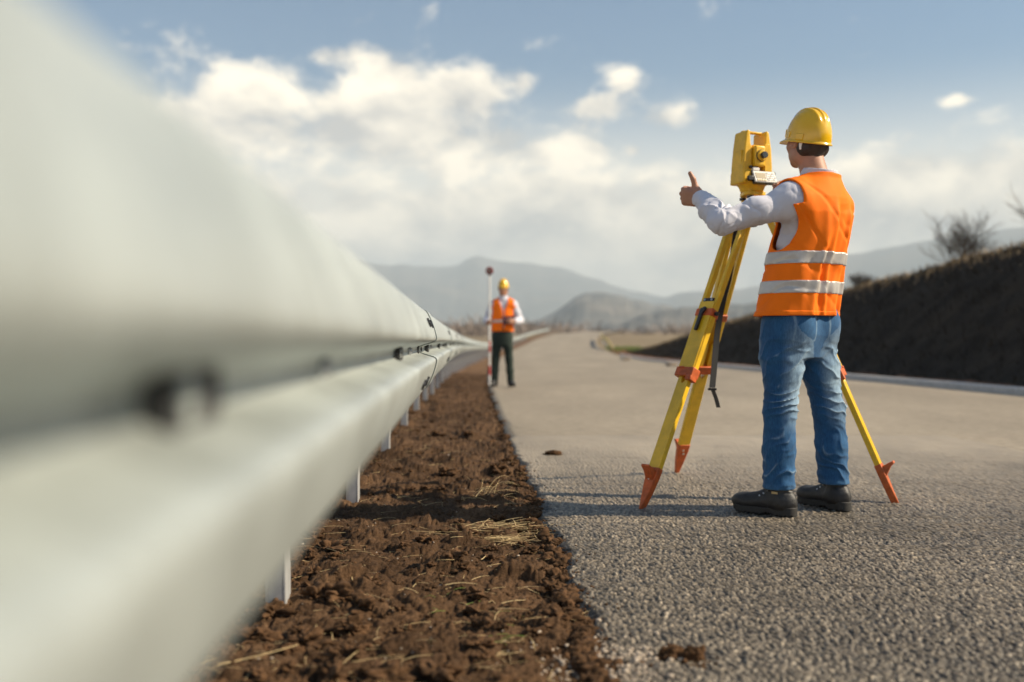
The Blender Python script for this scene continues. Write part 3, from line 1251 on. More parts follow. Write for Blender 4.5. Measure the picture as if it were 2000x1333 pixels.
def build_rail():
    g = empty('guard_rail', (float(bend(0) - .35), 0, -0.05))
    tag(g, 'long galvanised steel guard rail of two waves running beside the soil strip', 'guard rail')
    LAP = 3.92
    k = -2
    while True:
        s0 = LAP + 4.0 * k
        if s0 > 150:
            break
        beam_mesh(s0, s0 + 4.34, 0.08 if s0 < 9 else (0.35 if s0 < 30 else 0.8), 'beam', g)
        k += 1
    # posts every two metres with a distance piece to the beam
    mb = MB()
    mb.box((0, -0.042, 0.24), (0.022, 0.0035, 0.46))
    mb.box((0.0255, 0.0, 0.24), (0.0035, 0.046, 0.46))
    mb.box((-0.0255, 0.0, 0.24), (0.0035, 0.046, 0.46))
    post0 = mb.build('post', m_post, g, bevel=0.0015, seg=1)
    mb = MB()
    mb.box((0.18, 0, 0.62), (0.145, 0.06, 0.0035))
    mb.box((0.18, 0, 0.80), (0.145, 0.06, 0.0035))
    mb.box((0.330, 0, 0.71), (0.0035, 0.06, 0.086))
    mb.box((0.0325, 0, 0.71), (0.0035, 0.03, 0.086))
    sp0 = mb.build('spacer', m_post, g)
    base = np.array(g.location)
    first = True
    for i in range(-1, 60):
        s = 0.97 + 2.0 * i
        for proto, nm in ((post0, 'post'), (sp0, 'spacer')):
            c = proto if first else proto.copy()
            if not first:
                COL.objects.link(c)
                c.parent = g
            c.location = np.array([bend(s) - 0.545, s, road_z(s)]) - base
            c.rotation_euler = (0, 0, -math.atan(-0.053 + 0.0012 * s))
        first = False
    # bolts: round heads with washers
    mb = MB()
    mb.tube([(0, 0, 0), (0.003, 0, 0)], [0.0165, 0.0165], 16)
    mb.tube([(0.003, 0, 0), (0.008, 0, 0), (0.0115, 0, 0), (0.013, 0, 0)], [0.0125, 0.0115, 0.0075, 0.002], 14)
    bz = mb.build('bolt', m_boltz, g)
    mb = MB()
    n = 22
    def oval(a, b, x):
        return [(x, a * math.cos(2 * math.pi * q / n), b * math.sin(2 * math.pi * q / n)) for q in range(n)]
    # slot with a dark rim and the bolt in it
    o1, o2, o3 = oval(0.060, 0.031, 0.0008), oval(0.056, 0.030, 0.016), oval(0.026, 0.0150, 0.012)
    vs = o1 + o2 + o3
    fs = [[q + k * n, (q + 1) % n + k * n, n + (q + 1) % n + k * n, n + q + k * n] for k in (0, 1) for q in range(n)]
    mb.add(vs, fs)
    sl = mb.build('slot', m_hole, g)
    mb = MB()
    mb.tube([(0, 0, 0), (0.006, 0, 0)], [0.011, 0.011], 12)
    mb.box((0.004, 0, 0), (0.0035, 0.006, 0.016))
    bd = mb.build('bolt', m_bolt, g)
    mb = MB()
    mb.tube([(0, 0, 0), (0.006, 0, 0), (0.009, 0, 0)], [0.0165, 0.016, 0.010], 16)
    bp_ = mb.build('bolt', m_zinc, g)
    used = {bp_.name: False, bz.name: False, sl.name: False, bd.name: False}

    def put(proto, s, a, z, tilt=0.0):
        c = proto
        if used[proto.name]:
            c = proto.copy()
            COL.objects.link(c)
            c.parent = g
        used[proto.name] = True
        c.location = rail_point(s, a, z) - base
        c.rotation_euler = (0, tilt, -math.atan(-0.053 + 0.0012 * s))
    for i in range(0, 22):
        s = 0.585 + 2.0 * i
        put(sl, s, 0.0015, 0.0)
        put(bp_, s, 0.007, 0.0)
        if i < 12:
            put(bz, s + 0.63, 0.0015, 0.001)
    for k in range(0, 6):
        s = LAP + 4 * (k - 1) + (-0.56 if True else 0)
        # pairs of bolts through the lap on both waves
        for ds in (0.0, 0.26):
            for a, z, tl in ((0.0585, 0.094, -0.38), (0.0585, -0.094, 0.38)):
                ss = s + ds + (0.0 if z > 0 else -0.45)
                if ss > 0.2:
                    put(bd, ss, a + 0.001, z, tl)
            if s + ds > 0.2:
                put(bd, s + ds + 0.42, 0.0025, 0.0)


build_rail()


def far_rail():
    """low barrier that begins where the cutting ends"""
    g = empty('guard_rail', (float(bend(78) + KERB_O), 78, float(road_z(78))))
    tag(g, 'short yellowish guard rail starting beyond the end of the dark bank, by green grass', 'guard rail')
    m_y = mat('yellow_rail', (0.62, 0.47, 0.16), 0.6, var=0.1, spec=0.3)
    mb = MB()
    pts = []
    for i, s in enumerate(np.linspace(78, 120, 22)):
        z = float(road_z(s)) + min(0.75, 0.12 + 0.11 * i)
        pts.append((float(bend(s) + KERB_O + 0.5), float(s), z))
    P = [Vector(p) - g.location for p in pts]
    vs = []
    for p in P:
        for dx, dz in ((0, -.16), (.03, -.09), (0, 0), (.03, .09), (0, .16), (.05, .16), (.05, -.16)):
            vs.append(p + Vector((-dx, 0, dz)))
    fs = []
    for i in range(len(P) - 1):
        for k in range(7):
            k2 = (k + 1) % 7
            fs.append([i * 7 + k, i * 7 + k2, (i + 1) * 7 + k2, (i + 1) * 7 + k])
    mb.add(vs, fs)
    mb.build('beam', m_y, g, smooth=False)
    for i in range(1, 22, 3):
        q = MB()
        q.box((P[i].x + .1, P[i].y, P[i].z - .3), (.05, .03, .45))
        q.build('post', m_post, g)


far_rail()

# ================================================================== tripod and total station
def worn(m, k=.6):
    """scuffs and ground-in dirt"""
    t = m.node_tree
    N = NT(t)
    b = t.nodes['Principled BSDF']
    src = b.inputs['Base Color'].links[0].from_socket
    tc = N.n('ShaderNodeTexCoord')
    f = N.sstep(N.noise(tc.outputs['Object'], 38.0, 8.0, 0.75, .6), .58, .70)
    g = N.sstep(N.noise(tc.outputs['Object'], 5.0, 5.0, 0.6), .42, .70)
    c = N.mix(N.m('MULTIPLY', g, .30 * k), src, (.20, .13, .06, 1))
    c = N.mix(N.m('MULTIPLY', f, .55 * k), c, (.17, .12, .07, 1))
    N.link(c, b.inputs['Base Color'])
    N.link(N.m('ADD', N.m('MULTIPLY', f, .25), b.inputs['Roughness'].default_value), b.inputs['Roughness'])
    return m


m_yel = worn(mat('yellow_paint', (0.78, 0.475, 0.012), 0.38, var=0.10, vscale=14, spec=0.5, coat=0.2, bump=0.05, bscale=60))
m_yel2 = worn(mat('yellow_instrument', (0.76, 0.44, 0.018), 0.42, var=0.12, vscale=18, spec=0.45, bump=0.08, bscale=160, bdist=0.003), .5)
m_orange_metal = worn(mat('orange_metal', (0.52, 0.10, 0.02), 0.5, var=0.22, vscale=30, spec=0.4, bump=0.15, bscale=90, bdist=0.003), .8)
m_black = mat('black_plastic', (0.018, 0.018, 0.019), 0.45, var=0.2, vscale=40)
m_web = mat('black_webbing', (0.022, 0.023, 0.026), 0.9, bump=0.4, bscale=300, bdist=0.002)
m_steel = mat('bright_screw', (0.62, 0.60, 0.56), 0.3, metal=0.9)
m_lgrey = mat('pale_keypad', (0.62, 0.61, 0.57), 0.5)
m_screen = mat('lcd_screen', (0.30, 0.23, 0.12), 0.25, spec=0.6)
m_white_pl = mat('white_plastic', (0.80, 0.78, 0.73), 0.4)
m_glass = mat('eyepiece_glass', (0.02, 0.022, 0.025), 0.06, spec=0.8)

T_C = V3(1.228, 5.10, 0.0)
HEAD_Z = 1.475


def build_tripod():
    t = empty('tripod', (T_C[0], T_C[1], 0))
    tag(t, 'yellow surveying tripod with orange clamps and pointed feet standing on the asphalt', 'tripod')
    base = T_C

    def L(p):
        return Vector(np.asarray(p, float) - base)
    # head plate
    mb = MB()
    c = L((T_C[0], T_C[1], HEAD_Z))
    n = 36
    ring = []
    for k in range(n):
        a = 2 * math.pi * k / n
        rr = 0.078 + 0.010 * math.cos(3 * a)
        ring.append((rr * math.cos(a), rr * math.sin(a)))
    mb.prism(ring, c - Vector((0, 0, 0.011)), (1, 0, 0), (0, 1, 0), (0, 0, 1), 0.011)
    mb.build('head_plate', m_yel, t, bevel=0.003)
    mb = MB()
    mb.cyl(c - Vector((0, 0, 0.10)), c - Vector((0, 0, 0.022)), 0.014, 14)
    mb.cyl(c - Vector((0, 0, 0.115)), c - Vector((0, 0, 0.075)), 0.026, 18)
    mb.build('centring_screw', m_black, t)
    feet = [V3(0.598, 4.61, 0.0), V3(0.965, 5.86, 0.0), V3(1.842, 4.775, 0.0)]
    for li, ft in enumerate(feet):
        out = unit(np.array([ft[0] - T_C[0], ft[1] - T_C[1], 0]))
        hinge = V3(T_C[0], T_C[1], HEAD_Z - 0.035) + out * 0.078
        ft = ft + V3(0, 0, -0.012)
        ax = ft - hinge
        LEN = float(np.linalg.norm(ax))
        ax = ax / LEN
        tg = unit(np.cross(ax, out))             # sideways in the leg
        if tg[1] > 0:
            tg = -tg
        nr = unit(np.cross(tg, ax))
        if nr @ out < 0:
            nr = -nr                              # outward face
        Vx, Vt, Vn = Vector(ax), Vector(tg), Vector(nr)

        def P(f, u=0.0, w=0.0):
            return L(hinge + ax * (f * LEN) + tg * u + nr * w)
        R = Matrix((Vt, Vn, Vx)).transposed()     # local x=side y=out z=down the leg
        # hinge block
        mb = MB()
        mb.box(P(0.0), (0.058, 0.014, 0.020), R)
        mb.cyl(P(0.0, -0.066), P(0.0, 0.066), 0.010, 14)
        mb.build('hinge', m_orange_metal if li == 2 else m_yel, t, bevel=0.003)
        # two upper rods, spread at the head
        for sgn in (-1, 1):
            mb = MB()
            a, b = P(0.0, sgn * 0.046), P(0.575, sgn * 0.036)
            zz = (b - a).normalized()
            xx = (Vt - zz * Vt.dot(zz)).normalized()
            yy = zz.cross(xx)
            R2 = Matrix((xx, yy, zz)).transposed()
            mid = (a + b) / 2
            mb.box(mid, (0.0125, 0.0165, (b - a).length / 2), R2)
            mb.build('rod', m_yel, t, bevel=0.005, seg=3)
        # bracket between the rods
        mb = MB()
        mb.box(P(0.325, 0, 0.018), (0.034, 0.004, 0.011), R)
        br = mb.build('bracket', m_black, t, bevel=0.002)
        for sgn in (-1, 1):
            q = MB()
            q.cyl(P(0.325, sgn * 0.022, 0.0225), P(0.325, sgn * 0.022, 0.0255), 0.0055, 10)
            q.build('screw', m_steel, br)
        # facing board between upper and lower clamp
        mb = MB()
        mb.box(P(0.455, 0, 0.0205), (0.0465, 0.0035, 0.125 * LEN), R)
        mb.build('board', m_yel, t, bevel=0.002)
        # lower plate with a long slot at its top
        w = 0.034
        f0, f1 = 0.47, 0.880
        mb = MB()
        d = 0.0135
        O = P(f0)
        ll = (f1 - f0) * LEN
        poly = [(-w, 0), (-0.011, 0), (-0.011, 0.22 * ll + 0.05), (-0.006, 0.22 * ll + 0.062), (0.006, 0.22 * ll + 0.062), (0.011, 0.22 * ll + 0.05), (0.011, 0), (w, 0), (w, ll), (-w, ll)]
        mb.prism(poly, O, Vt, Vx, Vn, d)
        mb.build('lower_plate', m_yel, t, bevel=0.003)
        # clamps
        for kf, hw, hh in ((0.367, 0.053, 0.020), (0.565, 0.055, 0.024)):
            mb = MB()
            mb.box(P(kf), (hw, 0.027, hh), R)
            if kf > .5:
                mb.box(P(kf + 0.019, 0.038, 0.004), (0.017, 0.024, 0.013), R)
                mb.box(P(kf - 0.012, -0.020, 0.028), (0.016, 0.004, 0.006), R)
            cl = mb.build('clamp', m_orange_metal, t, bevel=0.004)
            if kf < .5:
                q = MB()
                a = P(kf - 0.004, 0.004 * (1 if li else -1), 0.036)
                b = P(kf + 0.062, -0.012, 0.040)
                q.tube([P(kf - 0.006, 0.0, 0.024), P(kf - 0.008, -0.002, 0.037)], [0.016, 0.014], 14)
                q.prism([(-.011, -.014), (.012, -.014), (.016, .0), (.010, .014), (.007, .105), (-.009, .105)], P(kf, -0.004, 0.036), Vt, Vx, Vn, 0.007)
                q.build('lever', m_black, cl, bevel=0.003)
                q = MB()
                q.cyl(P(kf, 0.053, 0.0), P(kf, 0.068, 0.0), 0.010, 12)
                q.build('knob', m_black, cl)
        # pointed metal foot with a tread
        mb = MB()
        ff = 0.868
        ll = (1 - ff) * LEN
        poly = [(-0.036, 0), (0.036, 0), (0.034, 0.045), (0.024, 0.12), (0.004, ll), (-0.004, ll), (-0.022, 0.12), (-0.034, 0.045)]
        mb.prism(poly, P(ff), Vt, Vx, Vn, 0.0165)
        ft_o = mb.build('foot', m_orange_metal, t, bevel=0.005)
        q = MB()
        q.prism([(0.012, -0.004), (0.072, -0.012), (0.074, 0.0), (0.05, 0.012), (0.026, 0.035), (0.012, 0.05)], P(ff + 0.012), Vn, Vx, Vt, 0.024)
        q.build('tread', m_orange_metal, ft_o, bevel=0.004)
        for j, (uu, fz) in enumerate(((0.004, 0.022), (-0.002, 0.036))):
            for sg in (-1, 1):
                q = MB()
                q.cyl(P(ff + fz, uu, sg * 0.0165), P(ff + fz, uu, sg * 0.020), 0.0065, 12)
                q.build('rivet', m_steel, ft_o)
    # carrying strap hanging from the head
    def W(px, py, d):
        return L((((px - 1000) / 1944.0) * d, d, 0.775 + (667 - py) / 1944.0 * d))
    mb = MB()
    pts = [W(1441, 415, 5.06), W(1438, 455, 5.08), W(1431, 500, 5.12), W(1423, 545, 5.16), W(1414, 580, 5.22), W(1407, 612, 5.26), W(1401, 650, 5.28), W(1397, 690, 5.26), W(1394, 728, 5.22), W(1391, 758, 5.20)]
    mb.ribbon(pts, (1, .25, 0), 0.0165, 0.0022)
    st = mb.build('strap', m_web, t, smooth=False)
    mb = MB()
    mb.box(W(1391, 761, 5.20), (0.022, 0.008, 0.006))
    mb.build('buckle', m_black, st, bevel=0.002)
    mb = MB()
    mb.ribbon([W(1392, 762, 5.20), W(1396, 772, 5.195), W(1400, 784, 5.19), W(1403, 797, 5.185)], (1, -.5, 0), 0.011, 0.002)
    mb.build('strap_end', mat('grey_webbing', (0.09, 0.085, 0.075), 0.9), st, smooth=False)
    return t


build_tripod()


def build_station():
    z0 = HEAD_Z
    be = math.radians(21)
    E = V3(math.sin(be), -math.cos(be), 0)      # the side with eyepiece and keys
    Lx = V3(math.cos(be), math.sin(be), 0)      # to the right seen from that side
    t = empty('total_station', (T_C[0], T_C[1], z0))
    tag(t, 'yellow surveying total station with handle, eyepiece and keypad mounted on the tripod', 'survey instrument')

    def P(l, e, z):
        return Vector(Lx * l + E * e + V3(0, 0, z))
    R = Matrix((Vector(Lx), Vector(E), Vector((0, 0, 1)))).transposed()
    U, Wv, D = Vector(Lx), Vector((0, 0, 1)), Vector(E)
    # tribrach
    mb = MB()
    tri = []
    for k in range(36):
        a = 2 * math.pi * k / 36 + math.pi / 6
        rr = 0.062 + 0.011 * math.cos(3 * a)
        tri.append((rr * math.cos(a), rr * math.sin(a)))
    mb.prism(tri, P(0, 0, 0.0055), (1, 0, 0), (0, 1, 0), (0, 0, 1), 0.005)
    trib = mb.build('tribrach', m_yel2, t, bevel=0.002)
    q = MB()
    q.prism([(x * .97, y * .97) for x, y in tri], P(0, 0, 0.051), (1, 0, 0), (0, 1, 0), (0, 0, 1), 0.010)
    q.build('tribrach_top', m_yel2, trib, bevel=0.003)
    for k in range(3):
        a = 2 * math.pi * k / 3 - math.pi / 2 - 0.35
        x, y = 0.055 * math.cos(a), 0.055 * math.sin(a)
        q = MB()
        q.cyl((x, y, 0.010), (x, y, 0.062), 0.0085, 14)
        q.cyl((x, y, 0.060), (x, y, 0.070), 0.010, 14)
        q.build('foot_screw', m_yel2, trib)
        q = MB()
        nn = 24
        q.prism([((0.0165 + 0.0012 * (i % 2)) * math.cos(2 * math.pi * i / nn), (0.0165 + 0.0012 * (i % 2)) * math.sin(2 * math.pi * i / nn)) for i in range(nn)], (x, y, 0.031), (1, 0, 0), (0, 1, 0), (0, 0, 1), 0.006)
        q.build('screw_wheel', m_black, trib)
    # round lower body
    mb = MB()
    prof = [(0.052, 0.061), (0.058, 0.064), (0.060, 0.072), (0.066, 0.088), (0.074, 0.096), (0.076, 0.104), (0.07, 0.106)]
    n = 40
    vs = [(r * math.cos(2 * math.pi * k / n), r * math.sin(2 * math.pi * k / n), z) for r, z in prof for k in range(n)]
    fs = [[i * n + k, i * n + (k + 1) % n, (i + 1) * n + (k + 1) % n, (i + 1) * n + k] for i in range(len(prof) - 1) for k in range(n)]
    fs += [list(range(n))[::-1], [(len(prof) - 1) * n + k for k in range(n)]]
    mb.add(vs, fs)
    mb.build('base', m_yel2, t)
    # alidade: bottom block and two standards
    zb = 0.098
    mb = MB()
    mb.prism([(-0.092, zb), (0.086, zb), (0.088, zb + 0.065), (-0.088, zb + 0.065)], P(0, 0, 0), U, Wv, D, 0.062)
    mb.build('lower_housing', m_yel2, t, bevel=0.008, seg=3)
    mb = MB()
    mb.prism([(-0.0905, zb + 0.01), (-0.034, zb + 0.05), (-0.034, zb + 0.185), (-0.0425, zb + 0.203), (-0.0465, zb + 0.268), (-0.058, zb + 0.272), (-0.066, zb + 0.262),
              (-0.0785, zb + 0.18), (-0.088, zb + 0.09)], P(0, 0, 0), U, Wv, D, 0.055)
    sl = mb.build('standard', m_yel2, t, bevel=0.009, seg=3)
    mb = MB()
    mb.prism([(0.0855, zb + 0.01), (0.087, zb + 0.09), (0.082, zb + 0.18), (0.068, zb + 0.262), (0.060, zb + 0.272), (0.0475, zb + 0.268), (0.0445, zb + 0.208), (0.034, zb + 0.19), (0.034, zb + 0.05)], P(0, 0, 0), U, Wv, D, 0.055)
    sr = mb.build('standard', m_yel2, t, bevel=0.009, seg=3)
    # bulging cover on the right standard
    mb = MB()
    arc = [(0.036 + 0.040 * (1 - abs(math.cos(a))) , zb + 0.118 + 0.085 * math.sin(a)) for a in np.linspace(-math.pi / 2, math.pi / 2, 13)]
    mb.prism([(0.036, zb + 0.035)] + [(0.079 - 0.010 * (v[1] - zb) / .2, v[1]) for v in arc] + [(0.036, zb + 0.203)], P(0, 0.052, 0), U, Wv, D, 0.010)
    mb.build('side_cover', m_yel2, sr, bevel=0.004)
    # battery cover on the side
    mb = MB()
    mb.prism([(-0.040, zb + 0.02), (0.040, zb + 0.02), (0.036, zb + 0.17), (-0.036, zb + 0.17)], P(-0.0845, 0, 0), Vector(E), Wv, U, 0.004)
    mb.build('side_plate', m_yel2, sl, bevel=0.003)
    # handle
    mb = MB()
    mb.prism([(-0.062, zb + 0.262), (0.062, zb + 0.261), (0.060, zb + 0.272), (-0.058, zb + 0.275)], P(0, 0, 0), U, Wv, D, 0.013)
    mb.build('handle', m_yel2, t, bevel=0.004)
    # telescope
    mb = MB()
    mb.box(P(0, 0.004, zb + 0.138), (0.031, 0.074, 0.053), R)
    tel = mb.build('telescope', m_yel2, t, bevel=0.010, seg=3)
    mb = MB()
    mb.box(P(0, 0.0, zb + 0.194), (0.020, 0.040, 0.005), R)
    mb.build('sight', m_yel2, tel, bevel=0.003)
    for (r0, r1, e0, e1, mm, nm) in ((0.030, 0.030, 0.070, 0.082, m_black, 'focus_ring'), (0.0275, 0.024, 0.082, 0.094, m_yel2, 'eyepiece_tube'), (0.0165, 0.0175, 0.094, 0.112, m_black, 'eyepiece'), (0.011, 0.011, 0.112, 0.1125, m_glass, 'lens')):
        mb = MB()
        mb.cyl(P(0.004, e0, zb + 0.138), P(0.004, e1, zb + 0.138), r0, 28, r1)
        mb.build(nm, mm, tel, bevel=0.0015 if nm != 'lens' else 0)
    mb = MB()
    mb.cyl(P(0, -0.075, zb + 0.138), P(0, -0.095, zb + 0.138), 0.027, 24)
    mb.build('objective', m_black, tel)
    # level vial above the keypad
    mb = MB()
    mb.box(P(-0.020, 0.060, zb + 0.071), (0.020, 0.010, 0.009), R)
    vial = mb.build('level_vial', m_white_pl, t, bevel=0.003)
    q = MB()
    q.box(P(-0.018, 0.0605, zb + 0.0805), (0.010, 0.006, 0.003), R)
    q.build('vial_mount', m_black, vial, bevel=0.001)
    q = MB()
    q.cyl(P(-0.048, 0.055, zb + 0.082), P(-0.048, 0.066, zb + 0.082), 0.0075, 14)
    q.build('knob', m_black, t)
    # keypad, tilted upward
    th = math.radians(24)
    Ek = E * math.cos(th) + V3(0, 0, 1) * math.sin(th)
    Zk = -E * math.sin(th) + V3(0, 0, 1) * math.cos(th)
    Rk = Matrix((Vector(Lx), Vector(Ek), Vector(Zk))).transposed()
    c = np.array(P(0.022, 0.076, zb + 0.030))

    def K(l, z, e=0.0):
        return Vector(c + Lx * l + Zk * z + Ek * e)
    mb = MB()
    mb.box(K(0, 0, -0.006), (0.069, 0.010, 0.036), Rk)
    kp = mb.build('keypad', m_black, t, bevel=0.003)
    q = MB()
    q.box(K(0.002, 0.001, 0.0045), (0.064, 0.0018, 0.031), Rk)
    q.build('keypad_face', m_lgrey, kp, bevel=0.0015)
    q = MB()
    q.box(K(-0.024, 0.0045, 0.0065), (0.029, 0.0012, 0.016), Rk)
    q.build('screen', m_screen, kp)
    for i in range(5):
        for j in range(4):
            q = MB()
            q.box(K(0.016 + 0.0105 * i, 0.020 - 0.0125 * j, 0.007), (0.0038, 0.0016, 0.0042), Rk)
            q.build('key', m_white_pl if (i + j) % 3 else mat_key, kp)
    for i in range(4):
        q = MB()
        q.box(K(-0.045 + 0.0145 * i, -0.0215, 0.007), (0.0048, 0.0018, 0.0042), Rk)
        q.build('key', mat_key2, kp)
    # clamp knobs
    mb = MB()
    mb.cyl(P(-0.055, 0.060, zb + 0.022), P(-0.055, 0.075, zb + 0.022), 0.013, 20)
    mb.box(P(-0.055, 0.076, zb + 0.022), (0.021, 0.008, 0.012), R)
    mb.build('clamp_knob', m_black, t, bevel=0.004)
    mb = MB()
    mb.cyl(P(0.088, 0.02, zb + 0.06), P(0.104, 0.02, zb + 0.06), 0.014, 18)
    mb.build('tangent_screw', m_yel2, t)
    mb = MB()
    mb.cyl(P(0.104, 0.02, zb + 0.06), P(0.122, 0.02, zb + 0.06), 0.012, 18)
    mb.build('tangent_knob', m_black, t)


mat_key = mat('grey_key', (0.42, 0.42, 0.41), 0.5)
mat_key2 = mat('ochre_key', (0.62, 0.48, 0.24), 0.5)
build_station()

# ================================================================== people
m_skin = mat('skin', (0.40, 0.20, 0.125), 0.55, var=0.10, vscale=30, bump=0.08, bscale=220, bdist=0.002, sss=0.12)
m_hair = mat('dark_hair', (0.034, 0.021, 0.014), 0.6, bump=0.8, bscale=240, bdist=0.004, stretch=(1, 1, .25))
m_orange = mat('orange_fabric', (0.97, 0.185, 0.004), 0.75, var=0.05, vscale=8, bump=0.10, bscale=900, bdist=0.001, spec=0.2)
m_reflect = mat('reflective_tape', (0.50, 0.475, 0.45), 0.45, metal=0.25, var=0.06, vscale=30, spec=0.6)
m_helmet = mat('yellow_helmet', (0.76, 0.44, 0.006), 0.24, spec=0.55, coat=0.35, var=0.03, vscale=6)
m_boot = mat('black_leather', (0.016, 0.0155, 0.016), 0.55, bump=0.3, bscale=160, bdist=0.003, var=0.3, vscale=30)
m_sole = mat('black_rubber', (0.020, 0.019, 0.018), 0.7, bump=0.2, bscale=200, bdist=0.002)
m_green_tr = mat('dark_green_cloth', (0.012, 0.024, 0.018), 0.85, bump=0.2, bscale=400, bdist=0.002)
m_eye = mat('eye', (0.02, 0.015, 0.012), 0.2)


def shirt_mat():
    m = mat('striped_shirt', (0.56, 0.56, 0.62), 0.8, spec=0.2, sheen=0.1, bump=0.06, bscale=700, bdist=0.001)
    t = m.node_tree
    N = NT(t)
    b = t.nodes['Principled BSDF']
    tc = N.n('ShaderNodeTexCoord')
    f = N.sstep(N.noise(tc.outputs['Object'], 420.0, 2.0, 0.5), .35, .65)
    N.link(N.mix(f, (0.58, 0.58, 0.645, 1), (0.545, 0.545, 0.615, 1)), b.inputs['Base Color'])
    return m


def denim_mat():
    m = mat('denim', (0.05, 0.11, 0.22), 0.85, attr='Col', spec=0.2, sheen=0.1)
    t = m.node_tree
    N = NT(t)
    b = t.nodes['Principled BSDF']
    at = [n for n in t.nodes if n.type == 'ATTRIBUTE'][0]
    tc = N.n('ShaderNodeTexCoord')
    mp = N.n('ShaderNodeMapping')
    mp.inputs['Scale'].default_value = (3.0, 3.0, 0.7)
    N.link(tc.outputs['Object'], mp.inputs[0])
    f = N.noise(mp.outputs[0], 60.0, 4.0, 0.7)
    g = N.noise(tc.outputs['Object'], 9.0, 4.0, 0.6)
    c = N.mix(1.0, at.outputs['Color'], N.mix(N.sstep(f, .3, .7), (.78, .80, .84, 1), (1.22, 1.2, 1.16, 1)), 'MULTIPLY')
    c = N.mix(1.0, c, N.mix(N.sstep(g, .3, .75), (.86, .87, .9, 1), (1.18, 1.17, 1.14, 1)), 'MULTIPLY')
    N.link(c, b.inputs['Base Color'])
    bp = N.n('ShaderNodeBump')
    bp.inputs['Strength'].default_value = 0.25
    bp.inputs['Distance'].default_value = 0.0015
    N.link(N.noise(tc.outputs['Object'], 500.0, 2.0, 0.5), bp.inputs['Height'])
    N.link(bp.outputs[0], b.inputs['Normal'])
    return m


m_shirt = shirt_mat()
m_denim = denim_mat()


def basis(f, up=(0, 0, 1)):
    """rows: right, forward, up"""
    f = unit(f)
    r = unit(np.cross(f, up))
    u = np.cross(r, f)
    return np.array([r, f, u])


def loft(tab, C0, C1, z0, z1, r, f, off=0.0, n=2.4):
    """sdf of an upright lofted torso. tab rows: z, half width, half depth, forward shift"""
    tab = np.array(tab, float)

    def fn(x, y, z):
        zf = z.astype(F32)
        t = (zf - z0) / (z1 - z0)
        cx = C0[0] + (C1[0] - C0[0]) * t
        cy = C0[1] + (C1[1] - C0[1]) * t
        zc = np.clip(zf.ravel(), tab[0, 0], tab[-1, 0])
        a = (np.interp(zc, tab[:, 0], tab[:, 1]) + off).reshape(zf.shape).astype(F32)
        b = (np.interp(zc, tab[:, 0], tab[:, 2]) + off).reshape(zf.shape).astype(F32)
        sh = np.interp(zc, tab[:, 0], tab[:, 3]).reshape(zf.shape).astype(F32)
        px, py = x - cx, y - cy
        l = px * r[0] + py * r[1]
        w = px * f[0] + py * f[1] - sh
        k = (np.abs(l / a) ** n + np.abs(w / b) ** n) ** (1.0 / n)
        d = (k - 1) * np.minimum(a, b) * 0.95
        dz = np.maximum(zf - tab[-1, 0] - off, tab[0, 0] - zf)
        return np.maximum(d, dz)
    return fn


def hand(vol, Wr, h, u, n, pose='fist', k=0.004, size=1.0):
    """left or right hand: wrist, direction of the knuckles, thumb side, palm normal"""
    h, u, n = unit(h), unit(u), unit(n)
    u = unit(u - h * float(u @ h))
    n = n - h * float(n @ h)
    n = unit(n - u * float(n @ u))
    s = size
    Wr = np.asarray(Wr, float)

    def Q(a, b, c):
        return Wr + h * a * s + u * b * s + n * c * s
    R = np.array([h, u, n])
    vol.cap(Q(-0.03, 0, 0), Q(0.012, 0, 0), 0.027 * s, 0.029 * s, k=.01, flat=(n, .78))
    vol.box(Q(0.052, -0.002, 0.0), (0.040 * s, 0.039 * s, 0.0175 * s), R, rad=0.0165 * s, k=0.016)
    vol.ell(Q(0.034, 0.024, 0.010), (0.032 * s, 0.017 * s, 0.015 * s), R, k=0.012)
    fl = [1.0, 1.08, 1.0, 0.82]
    for i, off in enumerate((0.030, 0.0105, -0.0095, -0.0285)):
        L = fl[i] * s
        a0 = Q((0.086, 0.093, 0.087, 0.074)[i], off, -0.002)
        if pose == 'fist':
            a1 = a0 + (h * 0.012 + n * 0.040) * L
            a2 = a1 + (-h * 0.027 + n * 0.004) * L
            a3 = a2 + (-h * 0.010 - n * 0.018) * L
        elif pose == 'grip':
            a1 = a0 + (h * 0.030 + n * 0.028) * L
            a2 = a1 + (h * 0.002 + n * 0.027) * L
            a3 = a2 + (-h * 0.017 + n * 0.010) * L
        else:
            a1 = a0 + (h * 0.042 + n * 0.010) * L
            a2 = a1 + (h * 0.022 + n * 0.013) * L
            a3 = a2 + (h * 0.012 + n * 0.016) * L
        vol.cap(a0 - h * 0.02 * s, a0, 0.0105 * s, 0.0112 * s, k=k)
        vol.cap(a0, a1, 0.0108 * s, 0.0098 * s, k=k * .5)
        vol.cap(a1, a2, 0.0098 * s, 0.0088 * s, k=k * .5)
        vol.cap(a2, a3, 0.0088 * s, 0.0076 * s, k=k * .5)
    t0 = Q(0.020, 0.026, 0.010)
    if pose == 'fist':
        t1, t2, t3 = Q(0.038, 0.050, 0.012), Q(0.046, 0.078, 0.008), Q(0.060, 0.103, 0.002)
    elif pose == 'grip':
        t1, t2, t3 = Q(0.045, 0.046, 0.022), Q(0.066, 0.052, 0.040), Q(0.084, 0.046, 0.052)
    else:
        t1, t2, t3 = Q(0.045, 0.046, 0.016), Q(0.072, 0.054, 0.024), Q(0.094, 0.052, 0.030)
    vol.cap(t0, t1, 0.0165 * s, 0.0135 * s, k=0.010)
    vol.cap(t1, t2, 0.0135 * s, 0.0118 * s, k=k)
    vol.cap(t2, t3, 0.0122 * s, 0.0092 * s, k=k)


